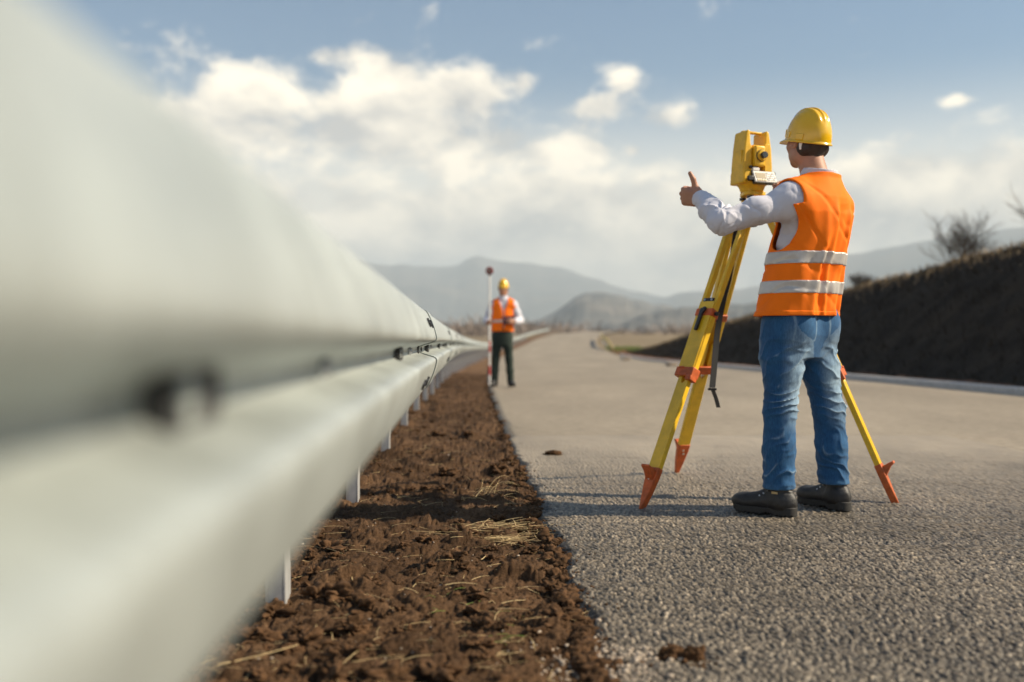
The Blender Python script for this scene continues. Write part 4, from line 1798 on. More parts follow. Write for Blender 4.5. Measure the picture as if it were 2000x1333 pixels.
def head(vol, C, f, tilt=0.0, k=0.02):
    """skull, jaw, nose, ears, neck root; C middle of the head (eye height)"""
    B = basis(f)
    r, fw, up = B
    if tilt:
        ct, st = math.cos(tilt), math.sin(tilt)
        fw, up = fw * ct + up * st, up * ct - fw * st
        B = np.array([r, fw, up])

    def Q(a, b, c):
        return C + r * a + fw * b + up * c
    vol.ell(Q(0, -0.010, 0.026), (0.0750, 0.090, 0.080), B)
    vol.ell(Q(0, 0.022, -0.030), (0.062, 0.068, 0.078), B, k=.03)
    vol.ell(Q(0, 0.042, -0.072), (0.045, 0.044, 0.036), B, k=.025)      # jaw
    vol.ell(Q(0, 0.068, -0.098), (0.022, 0.018, 0.017), B, k=.02)       # chin
    for s in (-1, 1):
        vol.ell(Q(s * 0.040, 0.050, -0.026), (0.024, 0.026, 0.020), B, k=.02)   # cheek
        vol.ell(Q(s * 0.052, 0.0, -0.068), (0.018, 0.034, 0.030), B, k=.02)     # jaw angle
        vol.ell(Q(s * 0.030, 0.082, 0.004), (0.015, 0.010, 0.010), B, k=.006, mode='s')  # eye hollow
        vol.ell(Q(s * 0.030, 0.073, 0.003), (0.0125, 0.0125, 0.011), B, k=.003)
        vol.ell(Q(s * 0.028, 0.082, 0.022), (0.022, 0.010, 0.007), B, k=.01)    # brow
        # ears
        ec = Q(s * 0.0800, -0.010, -0.010)
        Be = np.array([unit(r * s * 0.8 - fw * 0.6), unit(fw * 0.8 + r * s * 0.6), up])
        vol.ell(ec, (0.0075, 0.020, 0.032), Be, k=.006)
        vol.ell(ec + r * s * 0.008 + fw * 0.004, (0.005, 0.011, 0.019), Be, k=.004, mode='s')
    vol.cap(Q(0, 0.088, 0.006), Q(0, 0.108, -0.032), 0.0075, 0.0115, k=.012)    # nose
    for s in (-1, 1):
        vol.ell(Q(s * 0.011, 0.098, -0.037), (0.009, 0.011, 0.008), B, k=.006)
    vol.ell(Q(0, 0.090, -0.062), (0.023, 0.010, 0.0055), B, k=.006)
    vol.ell(Q(0, 0.088, -0.072), (0.020, 0.010, 0.006), B, k=.006)
    vol.box(Q(0, 0.100, -0.0665), (0.021, 0.008, 0.0016), B, rad=.001, k=.002, mode='s')
    return B


def fold_field(vol, sl_lo, sl_hi, fn):
    vol.put(sl_lo, sl_hi, fn, mode='add')


def smin_np(a, b, k):
    h = np.maximum(k - np.abs(a - b), 0) / k
    return np.minimum(a, b) - h * h * k * .25


def make_helmet(parent, C, f, tilt, detail=1.0, a=0.093, b=0.112, hgt=0.146):
    """hard hat: dome with three ribs, brim, side slots"""
    B = basis(f)
    r, fw, up = B
    ct, st = math.cos(tilt), math.sin(tilt)
    fw, up = fw * ct + up * st, up * ct - fw * st
    nth, nph = int(128 * detail), int(56 * detail)
    th = np.linspace(0, 2 * np.pi, nth, endpoint=False)
    ph = np.linspace(0, np.pi / 2, nph)
    TH, PH = np.meshgrid(th, ph)
    ca, sa = np.cos(TH), np.sin(TH)     # sa forward, ca right
    e = 0.88
    R = np.cos(PH) ** e
    Zc = np.sin(PH) ** 0.96

    def shell(off):
        l = ca * R * (a + off)
        w = sa * R * (b + off)
        z = Zc * (hgt + off)
        # ribs run front to back over the crown
        z0 = z.copy()
        amp = sm(z / hgt, 0.50, 0.70) * sm(0.115 - np.abs(w), 0.0, 0.03)
        rib = 0
        for q in (-0.031, 0.0, 0.031):
            rib = rib + np.exp(-((l - q) / 0.0078) ** 4)
        z = z + 0.0065 * amp * rib
        return l, w, z
    l, w, z = shell(0.0)
    li, wi, zi = shell(-0.0035)
    # rim: flared lip with a peak in front
    peak = np.maximum(0, np.sin(th)) ** 2.2
    rows = []
    for (ex, dz) in ((0.0035, -0.003), (0.0060, -0.007), (0.0055, -0.0110), (0.002, -0.010), (-0.003, -0.004)):
        g = ex + peak * 0.038 * (1.0 if ex > 0.003 else 0.3) * (ex > 0)
        rows.append((np.cos(th) * (a + ex + 0.2 * (g - ex)), np.sin(th) * (b + g), np.full(nth, dz) - peak * 0.012 * (ex > 0.003) + 0.0 * th))
    Lr = np.concatenate([l[::-1], np.array([x[0] for x in rows]), li], 0)
    Wr = np.concatenate([w[::-1], np.array([x[1] for x in rows]), wi], 0)
    Zr = np.concatenate([z[::-1], np.array([x[2] for x in rows]), zi], 0)
    P = C + Lr[..., None] * r + Wr[..., None] * fw + Zr[..., None] * up
    nr = P.shape[0]
    V = P.reshape(-1, 3)
    i = np.arange(nr - 1)[:, None] * nth
    j = np.arange(nth)[None, :]
    j2 = (j + 1) % nth
    F = np.stack([i + j, i + j2, i + nth + j2, i + nth + j], -1).reshape(-1, 4)[:, ::-1]
    o = new_mesh('hard_hat', rel(parent, V), F, m_helmet, parent)
    if detail >= 1:
        # raised slots and plates along the lower edge
        R3 = lambda ang: Matrix((Vector(-r * math.sin(ang) * a + fw * math.cos(ang) * b).normalized(),
                                 Vector(r * math.cos(ang) * b + fw * math.sin(ang) * a).normalized(), Vector(up))).transposed()
        for ang, wd, zz, hh in ((math.radians(158), 0.018, 0.022, 0.014), (math.radians(22), 0.018, 0.022, 0.014), (math.radians(198), 0.020, 0.015, 0.014), (math.radians(120), 0.014, 0.028, 0.017)):
            rr = math.cos(math.asin(min(1, zz / hgt))) ** 0.88
            c = C + r * math.cos(ang) * (a * rr - .001) + fw * math.sin(ang) * (b * rr - .001) + up * zz
            q = MB()
            q.box(rel(parent, c), (wd, 0.0045, hh), R3(ang))
            q.build('slot_cover', m_helmet, o, bevel=0.003, seg=3)
    return o, (r, fw, up)


def build_person(sp):
    D = sp['detail']
    h = sp['h']
    P0 = V3(*sp['pos'])
    f, fh = unit(sp['f']), unit(sp['fh'])
    r = np.array([f[1], -f[0], 0.0])
    SHc, HPc = V3(*sp['shoulder_c']), V3(*sp['hip_c'])
    z1, z0 = SHc[2], HPc[2]
    J = sp['joints']
    arm = {s: [V3(*p) for p in J['arm_' + s]] for s in 'lr'}       # shoulder, elbow, wrist
    leg = {s: [V3(*p) for p in J['leg_' + s]] for s in 'lr'}       # hip, knee, ankle
    HC = V3(*sp['head_c'])
    lo, hi = V3(*sp['lo']), V3(*sp['hi'])

    # ------------------------------------------------ the body: one continuous skin
    v = Vol(lo, hi, h)
    B = head(v, HC, fh, sp['head_tilt'])
    neck0 = SHc + V3(0, 0, 0.085) + f * sp.get('neck_f', 0.0)
    v.cap(neck0 - V3(0, 0, .03), HC + B[2] * -0.055 - B[1] * 0.018, 0.064, 0.056, k=.03)
    tabb = [(z0 - .13, .145, .095, 0), (z0, .142, .095, 0), (z0 + .14, .130, .088, 0), (z0 + .36, .138, .090, 0), (z1 - .02, .135, .078, 0), (z1 + .05, .09, .065, 0)]
    v.put(lo, hi, loft(tabb, HPc, SHc, z0, z1, r, f), k=.04)
    for s in 'lr':
        S, E, W = arm[s]
        v.cap(SHc + (S - SHc) * .6 + V3(0, 0, .03), S, .05, .052, k=.05)
        v.cap(S, E, .050, .040, k=.03)
        v.cap(E, E + (W - E) * .35, .040, .041, k=.02)
        v.cap(E + (W - E) * .35, W, .041, .027, k=.02)
        hp = sp['hand_' + s]
        hand(v, W, hp['h'], hp['u'], hp['n'], hp['pose'], k=max(.004, h * .8), size=hp.get('size', 1.0))
        H, K, A = leg[s]
        v.chain([H, K], [.082, .055], k=.04)
        v.chain([K, K + (A - K) * .35, A], [.055, .056, .036], k=.03)
        tf = unit(sp['foot_' + s])
        v.cap(A - V3(0, 0, A[2] - .045) - tf * .03, A + tf * .14 - V3(0, 0, A[2] - .035), .034, .030, k=.03, flat=(np.array([0, 0, 1.0]), .9))
    V, F = v.mesh()
    body = new_mesh('person', rel_pt(V, P0), F, m_skin)
    body.location = P0
    tag(body, sp['label'], 'person')
    del v

    # ------------------------------------------------ hair
    r2, f2, u2 = B
    hv = Vol(HC - .14, HC + .14, max(h * .8, .003))
    hv.ell(HC + u2 * .026 - f2 * .011, (.079, .094, .084), B)
    hv.cap(HC - f2 * .056 - u2 * .01, HC - f2 * .036 - u2 * .098, .052, .038, k=.03)
    for s in (-1, 1):
        hv.ell(HC + r2 * s * .066 + f2 * .012 - u2 * .002, (.013, .013, .034), B, k=.01)
        hv.ell(HC + r2 * s * .048 - f2 * .04 - u2 * .040, (.030, .040, .036), B, k=.02)

    def cut(x, y, z):
        p = (x - HC[0], y - HC[1], z - HC[2])
        w = p[0] * f2[0] + p[1] * f2[1] + p[2] * f2[2]
        uu = p[0] * u2[0] + p[1] * u2[1] + p[2] * u2[2]
        l = p[0] * r2[0] + p[1] * r2[1] + p[2] * r2[2]
        # keep behind the hairline; the line drops from the brow to behind the ears and the nape
        face = w - (0.036 - .012 * sm_np(uu, -.02, -.045) + 0.050 * sm_np(uu, .035, .075))
        ear = np.minimum(0.024 - (w + 0.006 + .35 * np.minimum(uu, 0)), 0.02 + uu)   # keeps the ear free
        nap = -(uu + 0.106 + 0.010 * np.sin(l * 90))
        return np.maximum(face, nap)
    hv.put(HC - .2, HC + .2, cut, mode='i')
    for s in (-1, 1):
        hv.ell(HC + r2 * s * .084 - f2 * .012 - u2 * .012, (.020, .022, .036), B, k=.004, mode='s')
        hv.ell(HC + r2 * s * .07 + f2 * .016 - u2 * .066, (.03, .045, .034), B, k=.004, mode='s')
    ax = hv.ax
    hv.F += (0.0025 * fbm(ax[0][:, None, None] * 60, ax[1][None, :, None] * 60, ax[2][None, None, :] * 22, oct=2, seed=141)).astype(F32)
    V, F = hv.mesh()
    new_mesh('hair', rel_pt(V, P0), F, m_hair, body)

    # ------------------------------------------------ helmet
    hat, (hr, hf, hu) = make_helmet(body, HC + V3(*sp['hat_off']), sp['f_hat'], sp['hat_tilt'], 1.0 if D else 0.5)

    # ------------------------------------------------ shirt with sleeves, cuffs and collar
    tab = sp['torso']
    sv = Vol(lo, hi, h)
    sv.put(lo, hi, loft(tab, HPc, SHc, z0, z1, r, f, off=-.002), k=0.0)
    for s in 'lr':
        S, E, W = arm[s]
        sv.cap(SHc + (S - SHc) * .45 + V3(0, 0, .005), S, .080, .086, k=.06)
        sr = sp['sleeve']
        sv.chain([S, S + (E - S) * .5, E], [sr[0], sr[1], sr[2]], k=.03)
        sv.chain([E, E + (W - E) * .45, E + (W - E) * .80], [sr[2], sr[3], sr[4]], k=.03)
        dW = unit(W - E)
        sv.cap(E + (W - E) * .80, W - dW * .006, sr[4] - .004, sr[5], k=.006)
    # collar
    cax = unit(B[2] * 0.6 + V3(0, 0, 1) * .4 - f * .12)
    cc = neck0 + V3(0, 0, .012)
    sv.cap(cc - cax * .03, cc + cax * .030 - f * .002, .086, .080, k=.02)
    # folds
    bx = sv.ax
    S, E, W = arm['l']
    gx, gy, gz = bx[0][:, None, None], bx[1][None, :, None], bx[2][None, None, :]
    if D:
        for s in 'lr':
            S, E, W = arm[s]
            m = .12
            loA, hiA = np.minimum(np.minimum(S, E), W) - m, np.maximum(np.maximum(S, E), W) + m
            d1, d2 = unit(E - S), unit(W - E)

            e1 = unit(S - E)
            e2 = (W - E) - e1 * float((W - E) @ e1)
            e2 = unit(e2)
            inn = unit(e1 + d2)

            def folds(x, y, z):
                px, py, pz = x - E[0], y - E[1], z - E[2]
                a1 = px * e1[0] + py * e1[1] + pz * e1[2]
                a2 = px * e2[0] + py * e2[1] + pz * e2[2]
                rad = np.sqrt(px * px + py * py + pz * pz) + 1e-4
                ind = (px * inn[0] + py * inn[1] + pz * inn[2]) / rad
                n1 = vnoise(x * 11, y * 11, z * 11, seed=151)
                n2 = vnoise(x * 24, y * 24, z * 24, seed=153)
                phi = np.arctan2(a2, a1)
                # creases fanning out of the bend of the elbow
                ridg = (1 - np.abs(np.sin(phi * 4.2 + 1.3 * n1 + .5))) ** 1.6
                fan = .0125 * sm_np(rad, .015, .06) * (ridg - .35) * np.exp(-((rad - .085) / .065) ** 2) * (.25 + .75 * sm_np(ind, -.1, .7))
                # long slack folds down both halves of the sleeve
                t1 = np.clip(a1 / .30, 0, 1)
                lw = np.sin(38 * (z * .8 + .35 * (x + y)) + 14 * a1 + 2.2 * n1)
                slack = .0042 * lw * np.sin(np.pi * np.clip(t1 * .9 + .1, 0, 1))
                d2v = px * d2[0] + py * d2[1] + pz * d2[2]
                fore = .0055 * (np.abs(np.sin(d2v * 46 + 3.0 * n1 + 9 * pz)) - .5) * sm_np(d2v, .04, .10) * sm_np(d2v, .235, .17) * (d2v > a1)
                d1_ = np.abs(vnoise(x * 7 + z * 12, y * 9, z * 8 - x * 14, seed=154))
                d2_ = np.abs(vnoise(x * 21, y * 21 + 5, z * 21 - x * 12, seed=155))
                cr = .0062 * (np.maximum(0, .22 - d1_) / .22) ** 1.3 + .0030 * (np.maximum(0, .22 - d2_) / .22) ** 1.3
                return -(fan + slack + fore + .0045 * n1 + .0022 * n2 - cr * (.35 + .65 * np.exp(-(rad / .2) ** 2))).astype(F32)
            sv.put(loA, hiA, folds, mode='add')
    # wrist opening
    for s in 'lr':
        S, E, W = arm[s]
        dW = unit(W - E)
        lo2, hi2 = W - .09, W + .09

        def wcut(x, y, z):
            return (x - W[0]) * dW[0] + (y - W[1]) * dW[1] + (z - W[2]) * dW[2] + .004
        q = sv._sl(lo2, hi2)
        # only on the forearm end
        if sv.F[q].size:
            d = np.broadcast_to(wcut(*sv.grid(q)), sv.F[q].shape)
            sv.F[q] = np.where(d > -0.05, np.maximum(sv.F[q], d), sv.F[q])
        sv.cap(W - dW * .012, W + dW * .08, sr[5] - .012, sr[5] - .010, mode='s')
    # neck opening
    sv.cap(cc + cax * .020, cc + cax * .16, .0610, .074, k=.004, mode='s')

    def topcut(x, y, z):
        return (x - cc[0]) * cax[0] + (y - cc[1]) * cax[1] + (z - cc[2]) * cax[2] - .047 + 0 * x
    q = sv._sl(cc - .14, cc + .2)
    sv.F[q] = np.maximum(sv.F[q], np.where((np.sqrt((sv.grid(q)[0] - cc[0]) ** 2 + (sv.grid(q)[1] - cc[1]) ** 2) < .13), topcut(*sv.grid(q)), -1))
    V, F = sv.mesh()
    new_mesh('shirt', rel_pt(V, P0), F, m_shirt, body)
    del sv

    # ------------------------------------------------ trousers
    tv = Vol(V3(lo[0], lo[1], 0.0), V3(hi[0], hi[1], z0 + .16), h)
    tabt = [(z0 - .20, sp['hipw'] * .93, .118, -.012), (z0 - .10, sp['hipw'], .128, -.012), (z0 - .02, sp['hipw'] * .98, .122, -.004), (z0 + .10, sp['hipw'] * .9, .112, 0)]
    tv.put(lo, hi, loft(tabt, HPc, SHc, z0, z1, r, f, n=2.2), k=.04)
    for s in 'lr':
        H, K, A = leg[s]
        tr = sp['trouser']
        Hm = A - V3(0, 0, A[2] - sp['hem'])
        tv.cap(H, H + (K - H) * .5, tr[0], tr[1], k=.05)
        tv.cap(H + (K - H) * .5, K, tr[1], tr[2], k=.03)
        tv.cap(K, K + (Hm - K) * .5, tr[2], tr[3], k=.03)
        tv.cap(K + (Hm - K) * .5, Hm - V3(0, 0, .05), tr[3], tr[4], k=.03)
        # seat
        tv.ell(H + f * -.045 + V3(0, 0, .02), (.088, .085, .10), np.array([r, f, [0, 0, 1]]), k=.05)
    gx, gy, gz = tv.ax[0][:, None, None], tv.ax[1][None, :, None], tv.ax[2][None, None, :]
    wear = None
    if D:
        near = tv.F < .05
        ii = np.argwhere(near & (tv.F > -.05))
        px, py, pz = tv.ax[0][ii[:, 0]], tv.ax[1][ii[:, 1]], tv.ax[2][ii[:, 2]]
        g = jeans_folds(px, py, pz, leg, f, r)
        tv.F[ii[:, 0], ii[:, 1], ii[:, 2]] -= g
    # hems and waist
    tv.put(V3(lo[0], lo[1], -1), V3(hi[0], hi[1], 2), lambda x, y, z: np.maximum(sp['hem'] - z + 0.10 * ((x - HPc[0]) * f[0] + (y - HPc[1]) * f[1]) * 0, z - (z0 + .10)), mode='i')
    for s in 'lr':
        H, K, A = leg[s]
        tv.cap(A - V3(0, 0, .2), A - V3(0, 0, A[2] - sp['hem'] - .03), sp['trouser'][4] - .017, mode='s')
    V, F = tv.mesh()
    if D:
        V = relax(V, F, 1, .35)
    attrs = None
    if D:
        g = jeans_folds(V[:, 0], V[:, 1], V[:, 2], leg, f, r)
        fade = np.zeros(len(V))
        for s in 'lr':
            H, K, A = leg[s]
            # faded front and back of the thigh, whiskers at the knee hollow
            t = np.clip((H[2] + .05 - V[:, 2]) / (H[2] - K[2] + .15), 0, 1)
            c = H + (K - H) * t[:, None]
            dv = V - c
            dist = np.linalg.norm(dv[:, :2], axis=1)
            side = (dv[:, 0] * f[0] + dv[:, 1] * f[1]) / np.maximum(dist, 1e-3)
            own = dist < .13
            fade = np.where(own, np.maximum(fade, sm(np.abs(side), .45, 1.0) * np.clip(np.sin(np.pi * np.clip(t * 1.0, 0, 1)), 0, 1) ** .8), fade)
        for s, sg in (('l', -1), ('r', 1)):
            H, K, A = leg[s]
            pl = (V[:, 0] - H[0]) * r[0] + (V[:, 1] - H[1]) * r[1] - .012 * sg
            bk = -((V[:, 0] - H[0]) * f[0] + (V[:, 1] - H[1]) * f[1])
            pk = np.maximum(np.abs(pl) - .062, (H[2] - .055) - .20 * (.062 - np.abs(pl)) - V[:, 2])
            fade = np.maximum(fade, .8 * np.exp(-((pk + .004) / .0045) ** 2) * (bk > .03))
        fade = fade * (0.7 + .5 * fbm(V[:, 0] * 12, V[:, 1] * 12, V[:, 2] * 7, oct=3, seed=161))
        ridge_w = sm(g, .002, .0085)
        shade = np.clip(.78 * fade + .80 * ridge_w, 0, 1)[:, None]
        Cc = (1 - shade) * np.array([.022, .088, .20]) + shade * np.array([.31, .425, .515])
        hemz = sm(V[:, 2], sp['hem'] + .030, sp['hem'] + .020)[:, None] * 0.25
        Cc = Cc * (1 - hemz) + hemz * np.array([.07, .17, .31])
        attrs = {'Col': np.concatenate([Cc, np.ones((len(V), 1))], 1)}
    trs = new_mesh('jeans' if D else 'trousers', rel_pt(V, P0), F, m_denim if D else m_green_tr, body, attrs=attrs)
    del tv

    # ------------------------------------------------ vest
    vt = sp['vest']
    zt, zb = z1 + .095, sp['vest_hem']
    vv = Vol(V3(SHc[0] - .36, SHc[1] - .36, zb - .03), V3(SHc[0] + .36, SHc[1] + .36, zt + .03), h)
    outer = loft(vt, HPc, SHc, z0, z1, r, f, off=.016, n=sp.get('vest_n', 2.3))
    vlo, vhi = vv.lo, vv.lo + vv.h * vv.n
    vv.put(vlo, vhi, outer)
    for s, sg in (('l', -1), ('r', 1)):
        S = arm[s][0]
        vv.cap(SHc + (S - SHc) * .30 + V3(0, 0, .020), SHc + (S - SHc) * 1.0 + V3(0, 0, .008), .090, (.096 if s == 'l' else .088), k=.06)
    if D:
        vv.put(vlo, vhi, lambda x, y, z: -vest_folds(x, y, z, HPc, SHc, z0, z1, r, f), mode='add')
    outerF = vv.F.copy()

    def carve(vol):
        """arm holes, neck and hem"""
        for s, sg in (('l', -1), ('r', 1)):
            S = arm[s][0]

            def hole(x, y, z):
                t = (z - z0) / (z1 - z0)
                qx, qy = x - (HPc[0] + (SHc[0] - HPc[0]) * t), y - (HPc[1] + (SHc[1] - HPc[1]) * t)
                l = (qx * r[0] + qy * r[1]) * sg
                w = qx * f[0] + qy * f[1] - sp['hole'][0]
                zz = z - (z1 + sp['hole'][1])
                wz = sp['hole'][2] * (1 - .30 * sm_np(zz, -.02, .14))
                k = np.sqrt((w / wz) ** 2 + (zz / sp['hole'][3]) ** 2)
                d = (k - 1) * sp['hole'][2] * .9
                e_ = 0.085 + .44 * np.maximum(0, z - (z1 - .20)) - l
                h_ = np.maximum(.10 - np.abs(d - e_), 0) / .10
                return np.maximum(d, e_) + h_ * h_ * .10 * .25
            vol.put(vlo, vhi, hole, k=.006, mode='s')
            vol.put(vlo, vhi, lambda x, y, z: (sp['vest_w'] - ((x - SHc[0]) * r[0] + (y - SHc[1]) * r[1]) * sg) + np.maximum(0, (z1 - .03 - z)) * 5, k=.01, mode='s')
        vol.cap(cc - cax * .02 + f * .012, cc + cax * .2, .088, .10, k=.006, mode='s')
        if sp.get('v_neck'):
            def vn(x, y, z):
                w = (x - SHc[0]) * f[0] + (y - SHc[1]) * f[1]
                l = np.abs((x - SHc[0]) * r[0] + (y - SHc[1]) * r[1])
                return np.maximum(l - np.maximum(0.012, .34 * (z - (z1 - .17))), .02 - w)
            vol.put(vlo, vhi, vn, mode='s')
        vol.put(vlo, vhi, lambda x, y, z: zb - z + 0 * x, mode='i')
    carve(vv)
    inner = outerF + max(.007, 2.0 * h)
    keep = np.maximum(vv.F, -inner)
    vv.F = keep.astype(F32)
    V, F = vv.mesh()
    if D:
        V = relax(V, F, 1, .3)
    vest = new_mesh('safety_vest', rel_pt(V, P0), F, m_orange, body)
    # reflective bands sewn on
    for (ba, bb) in [(zb + .0015, zb + .024)] + list(sp['bands']):
        hem_ = ba < zb + .01
        b = Vol(V3(vlo[0], vlo[1], ba - .012), V3(vhi[0], vhi[1], bb + .012), h)
        zi = int(round((b.lo[2] - vv.lo[2]) / h))
        b.lo[2] = vv.lo[2] + zi * h
        b.ax[2] = (b.lo[2] + h * np.arange(b.n[2])).astype(F32)
        sub = outerF[:b.n[0], :b.n[1], zi:zi + b.n[2]]
        b.F = np.full((sub.shape), .5, dtype=F32)
        b.n = np.array(sub.shape)
        b.ax = [b.ax[i][:sub.shape[i]] for i in range(3)]
        b.F = np.maximum(sub - (.0016 if hem_ else .0032), -(sub + max(.004, 1.4 * h)))
        b.F = np.maximum(b.F, np.maximum(ba - b.ax[2], b.ax[2] - bb)[None, None, :]).astype(F32)
        # the bands stop at the arm holes too
        for s, sg in (('l', -1), ('r', 1)):
            b.F = np.maximum(b.F, -1)
        if sp.get('v_neck'):
            pass
        V, F = b.mesh()
        new_mesh('hem' if hem_ else 'reflective_band', rel_pt(V, P0), F, m_orange if hem_ else m_reflect, vest)
    del vv

    # ------------------------------------------------ boots
    for s in 'lr':
        H, K, A = leg[s]
        tf = unit(sp['foot_' + s])
        tr_ = np.array([tf[1], -tf[0], 0])
        A0 = V3(A[0], A[1], 0)
        Bf = np.array([tr_, tf, [0, 0, 1]])
        L0, L1 = -.085, sp['boot_len'] - .085
        bh = max(h * .8, .0032)
        bv = Vol(A0 - V3(.33, .33, -.012), A0 + V3(.33, .33, .22), bh)

        def Q(a, b, c):
            return A0 + tr_ * a + tf * b + V3(0, 0, c)
        bv.cap(Q(0, -.020, .055), Q(0, -.008, .17), .050, .047, flat=(tr_, .88))
        bv.ell(Q(0, -.030, .058), (.040, .054, .052), Bf, k=.03)
        bv.cap(Q(0, .00, .062), Q(0, L1 - .085, .048), .047, .043, k=.03, flat=(np.array([0, 0, 1.]), .80))
        bv.ell(Q(0.004, L1 - .062, .048), (.0475, .066, .034), Bf, k=.03)
        bv.ell(Q(0, L1 - .048, .052), (.042, .045, .030), Bf, k=.02)
        bv.cap(Q(0, .045, .098), Q(0, L1 - .12, .066), .026, .022, k=.03)
        # seams, padding and the ankle collar
        if D:
            bv.put(A0 - .4, A0 + .4, lambda x, y, z: (0.0022 * np.abs(np.sin(z * 150 + 2 * vnoise(x * 30, y * 30, z * 10, seed=171))) * (((x - A0[0]) * tf[0] + (y - A0[1]) * tf[1]) < -.03) * (z > .10)
                                                      + .0016 * fbm(x * 40, y * 40, z * 40, oct=2, seed=172)).astype(F32), mode='add')
        bv.put(A0 - .4, A0 + .4, lambda x, y, z: np.maximum(.030 - z, z - (sp['hem'] + .05)) + 0 * x + 0 * y, mode='i')
        V, F = bv.mesh()
        bt = new_mesh('boot', rel_pt(V, P0), F, m_boot, body)
        # lugged sole
        so = Vol(A0 - V3(.33, .33, .012), A0 + V3(.33, .33, .06), bh)
        pts = [(0, L0 + .042, .043), (0, .0, .040), (0.002, .08, .042), (0.004, L1 - .062, .0505), (0.002, L1 - .05, .047)]
        for i in range(len(pts) - 1):
            a, b = pts[i], pts[i + 1]
            so.put(A0 - .4, A0 + .4, (lambda a, b: lambda x, y, z: sole_fn(x, y, z, A0, tr_, tf, a, b))(a, b), k=.01)

        def slab(x, y, z):
            w = (x - A0[0]) * tf[0] + (y - A0[1]) * tf[1]
            top = .034 + .010 * sm_np(w, .04, L0) + .012 * sm_np(w, L1 - .06, L1)
            bot = .0 + .016 * sm_np(w, L1 - .05, L1) + .009 * (np.abs(w - .035) < .022)
            lug = .006 * ((np.sin(w * 330) > .35) & (z < .015))
            return np.maximum(z - top, bot - z) + lug * 0.9
        so.put(A0 - .4, A0 + .4, slab, mode='i')
        V, F = so.mesh()
        new_mesh('sole', rel_pt(V, P0), F, m_sole, bt)
        if D:
            # laces, eyelets and a tongue label
            for i in range(5):
                yy = .040 + i * .019
                zz = .122 - i * .0118
                q = MB()
                pp = [Q(-.030, yy - .004, zz - .016), Q(-.016, yy, zz + .001), Q(0, yy + .004, zz + .006), Q(.016, yy + .008, zz + .001), Q(.030, yy + .012, zz - .018)]
                q.tube([rel(body, p) for p in pp], .0032, 7)
                q.build('lace', m_web, bt, smooth=True)
                for sx in (-1, 1):
                    e = MB()
                    pc = Q(sx * .031, yy + .004 + sx * .008, zz - .016)
                    e.cyl(rel(body, pc), rel(body, pc + tr_ * sx * .004 + V3(0, 0, .003)), .0038, 10)
                    e.build('eyelet', m_steel, bt)
    sp['_body'] = body
    sp['_B'] = B
    return body


def rel_pt(V, P0):
    return np.asarray(V, dtype=float) - P0


def sm_np(x, a, b):
    t = np.clip((x - a) / (b - a), 0, 1)
    return t * t * (3 - 2 * t)


def sole_fn(x, y, z, A0, tr_, tf, a, b):
    px, py = x - A0[0], y - A0[1]
    l = px * tr_[0] + py * tr_[1]
    w = px * tf[0] + py * tf[1]
    t = np.clip((w - a[1]) / (b[1] - a[1] + 1e-9), 0, 1)
    d = np.sqrt((l - (a[0] + (b[0] - a[0]) * t)) ** 2 + (w - (a[1] + (b[1] - a[1]) * t)) ** 2)
    return d - (a[2] + (b[2] - a[2]) * t) + 0 * z


def jeans_folds(px, py, pz, leg, f, r):
    """outward relief of the denim: stacked creases at the knee hollow and ankle, diagonal pulls on the thigh"""
    g = np.zeros(px.shape)
    for s, sg in (('l', -1), ('r', 1)):
        H, K, A = leg[s]
        t = np.clip((H[2] - pz) / (H[2] - K[2]), -0.5, 2.2)
        low = t > 1
        cx = np.where(low, K[0] + (A[0] - K[0]) * (t - 1) * (H[2] - K[2]) / (K[2] - A[2]), H[0] + (K[0] - H[0]) * t)
        cy = np.where(low, K[1] + (A[1] - K[1]) * (t - 1) * (H[2] - K[2]) / (K[2] - A[2]), H[1] + (K[1] - H[1]) * t)
        dx, dy = px - cx, py - cy
        own = np.exp(-(np.hypot(dx, dy) / .12) ** 6)
        back = -(dx * f[0] + dy * f[1])
        lat = (dx * r[0] + dy * r[1])
        ang = np.arctan2(lat, back)
        n = fbm(px * 11 + sg * 7, py * 11, pz * 11, oct=2, seed=181 + sg)
        n2 = fbm(px * 30 + sg * 3, py * 30, pz * 30, oct=2, seed=185 + sg)

        def creases(z0, width, freq, slope, amp, sharp=1.5):
            ph = (pz - z0) * freq + slope * ang + 2.6 * n
            rg = (1 - np.abs(np.sin(ph))) ** sharp
            return amp * (rg - .3) * np.exp(-((pz - z0) / width) ** 2)
        bk = 0.35 + 0.65 * sm(back, -.03, .06)
        g = g + own * bk * creases(K[2] + .030, .075, 84, 1.3 * sg, .0125, 1.9)
        g = g + own * creases(A[2] + .10, .080, 52, 1.9 * sg, .0085)
        g = g + own * creases(K[2] - .17, .10, 34, 2.6 * sg, .0050)
        # long diagonal pulls under the seat and over the thigh
        ph = (pz - H[2]) * 30 + 2.8 * sg * ang + 2.2 * n + .5
        rg = (1 - np.abs(np.sin(ph))) ** 2.2
        g = g + own * .0095 * (rg - .25) * np.exp(-((pz - (H[2] - .13)) / .15) ** 2)
        ph = (pz - H[2]) * 62 - 1.2 * sg * ang + 3 * n
        g = g + own * .0060 * ((1 - np.abs(np.sin(ph))) ** 1.6 - .3) * np.exp(-((pz - (H[2] - .10)) / .06) ** 2) * sm(back, 0, .08)
        g = g + own * (.0045 * n + .0018 * n2)
        # back pocket, a doubled patch of cloth
        pl = lat - .012 * sg
        pk = np.maximum(np.abs(pl) - .062, (H[2] - .050 + .25 * np.abs(pl) * -1) * 0 + (H[2] - .055) - .20 * (.062 - np.abs(pl)) - pz)
        g = g + own * (back > .03) * .0030 * sm(pk, .003, -.003)
    return g


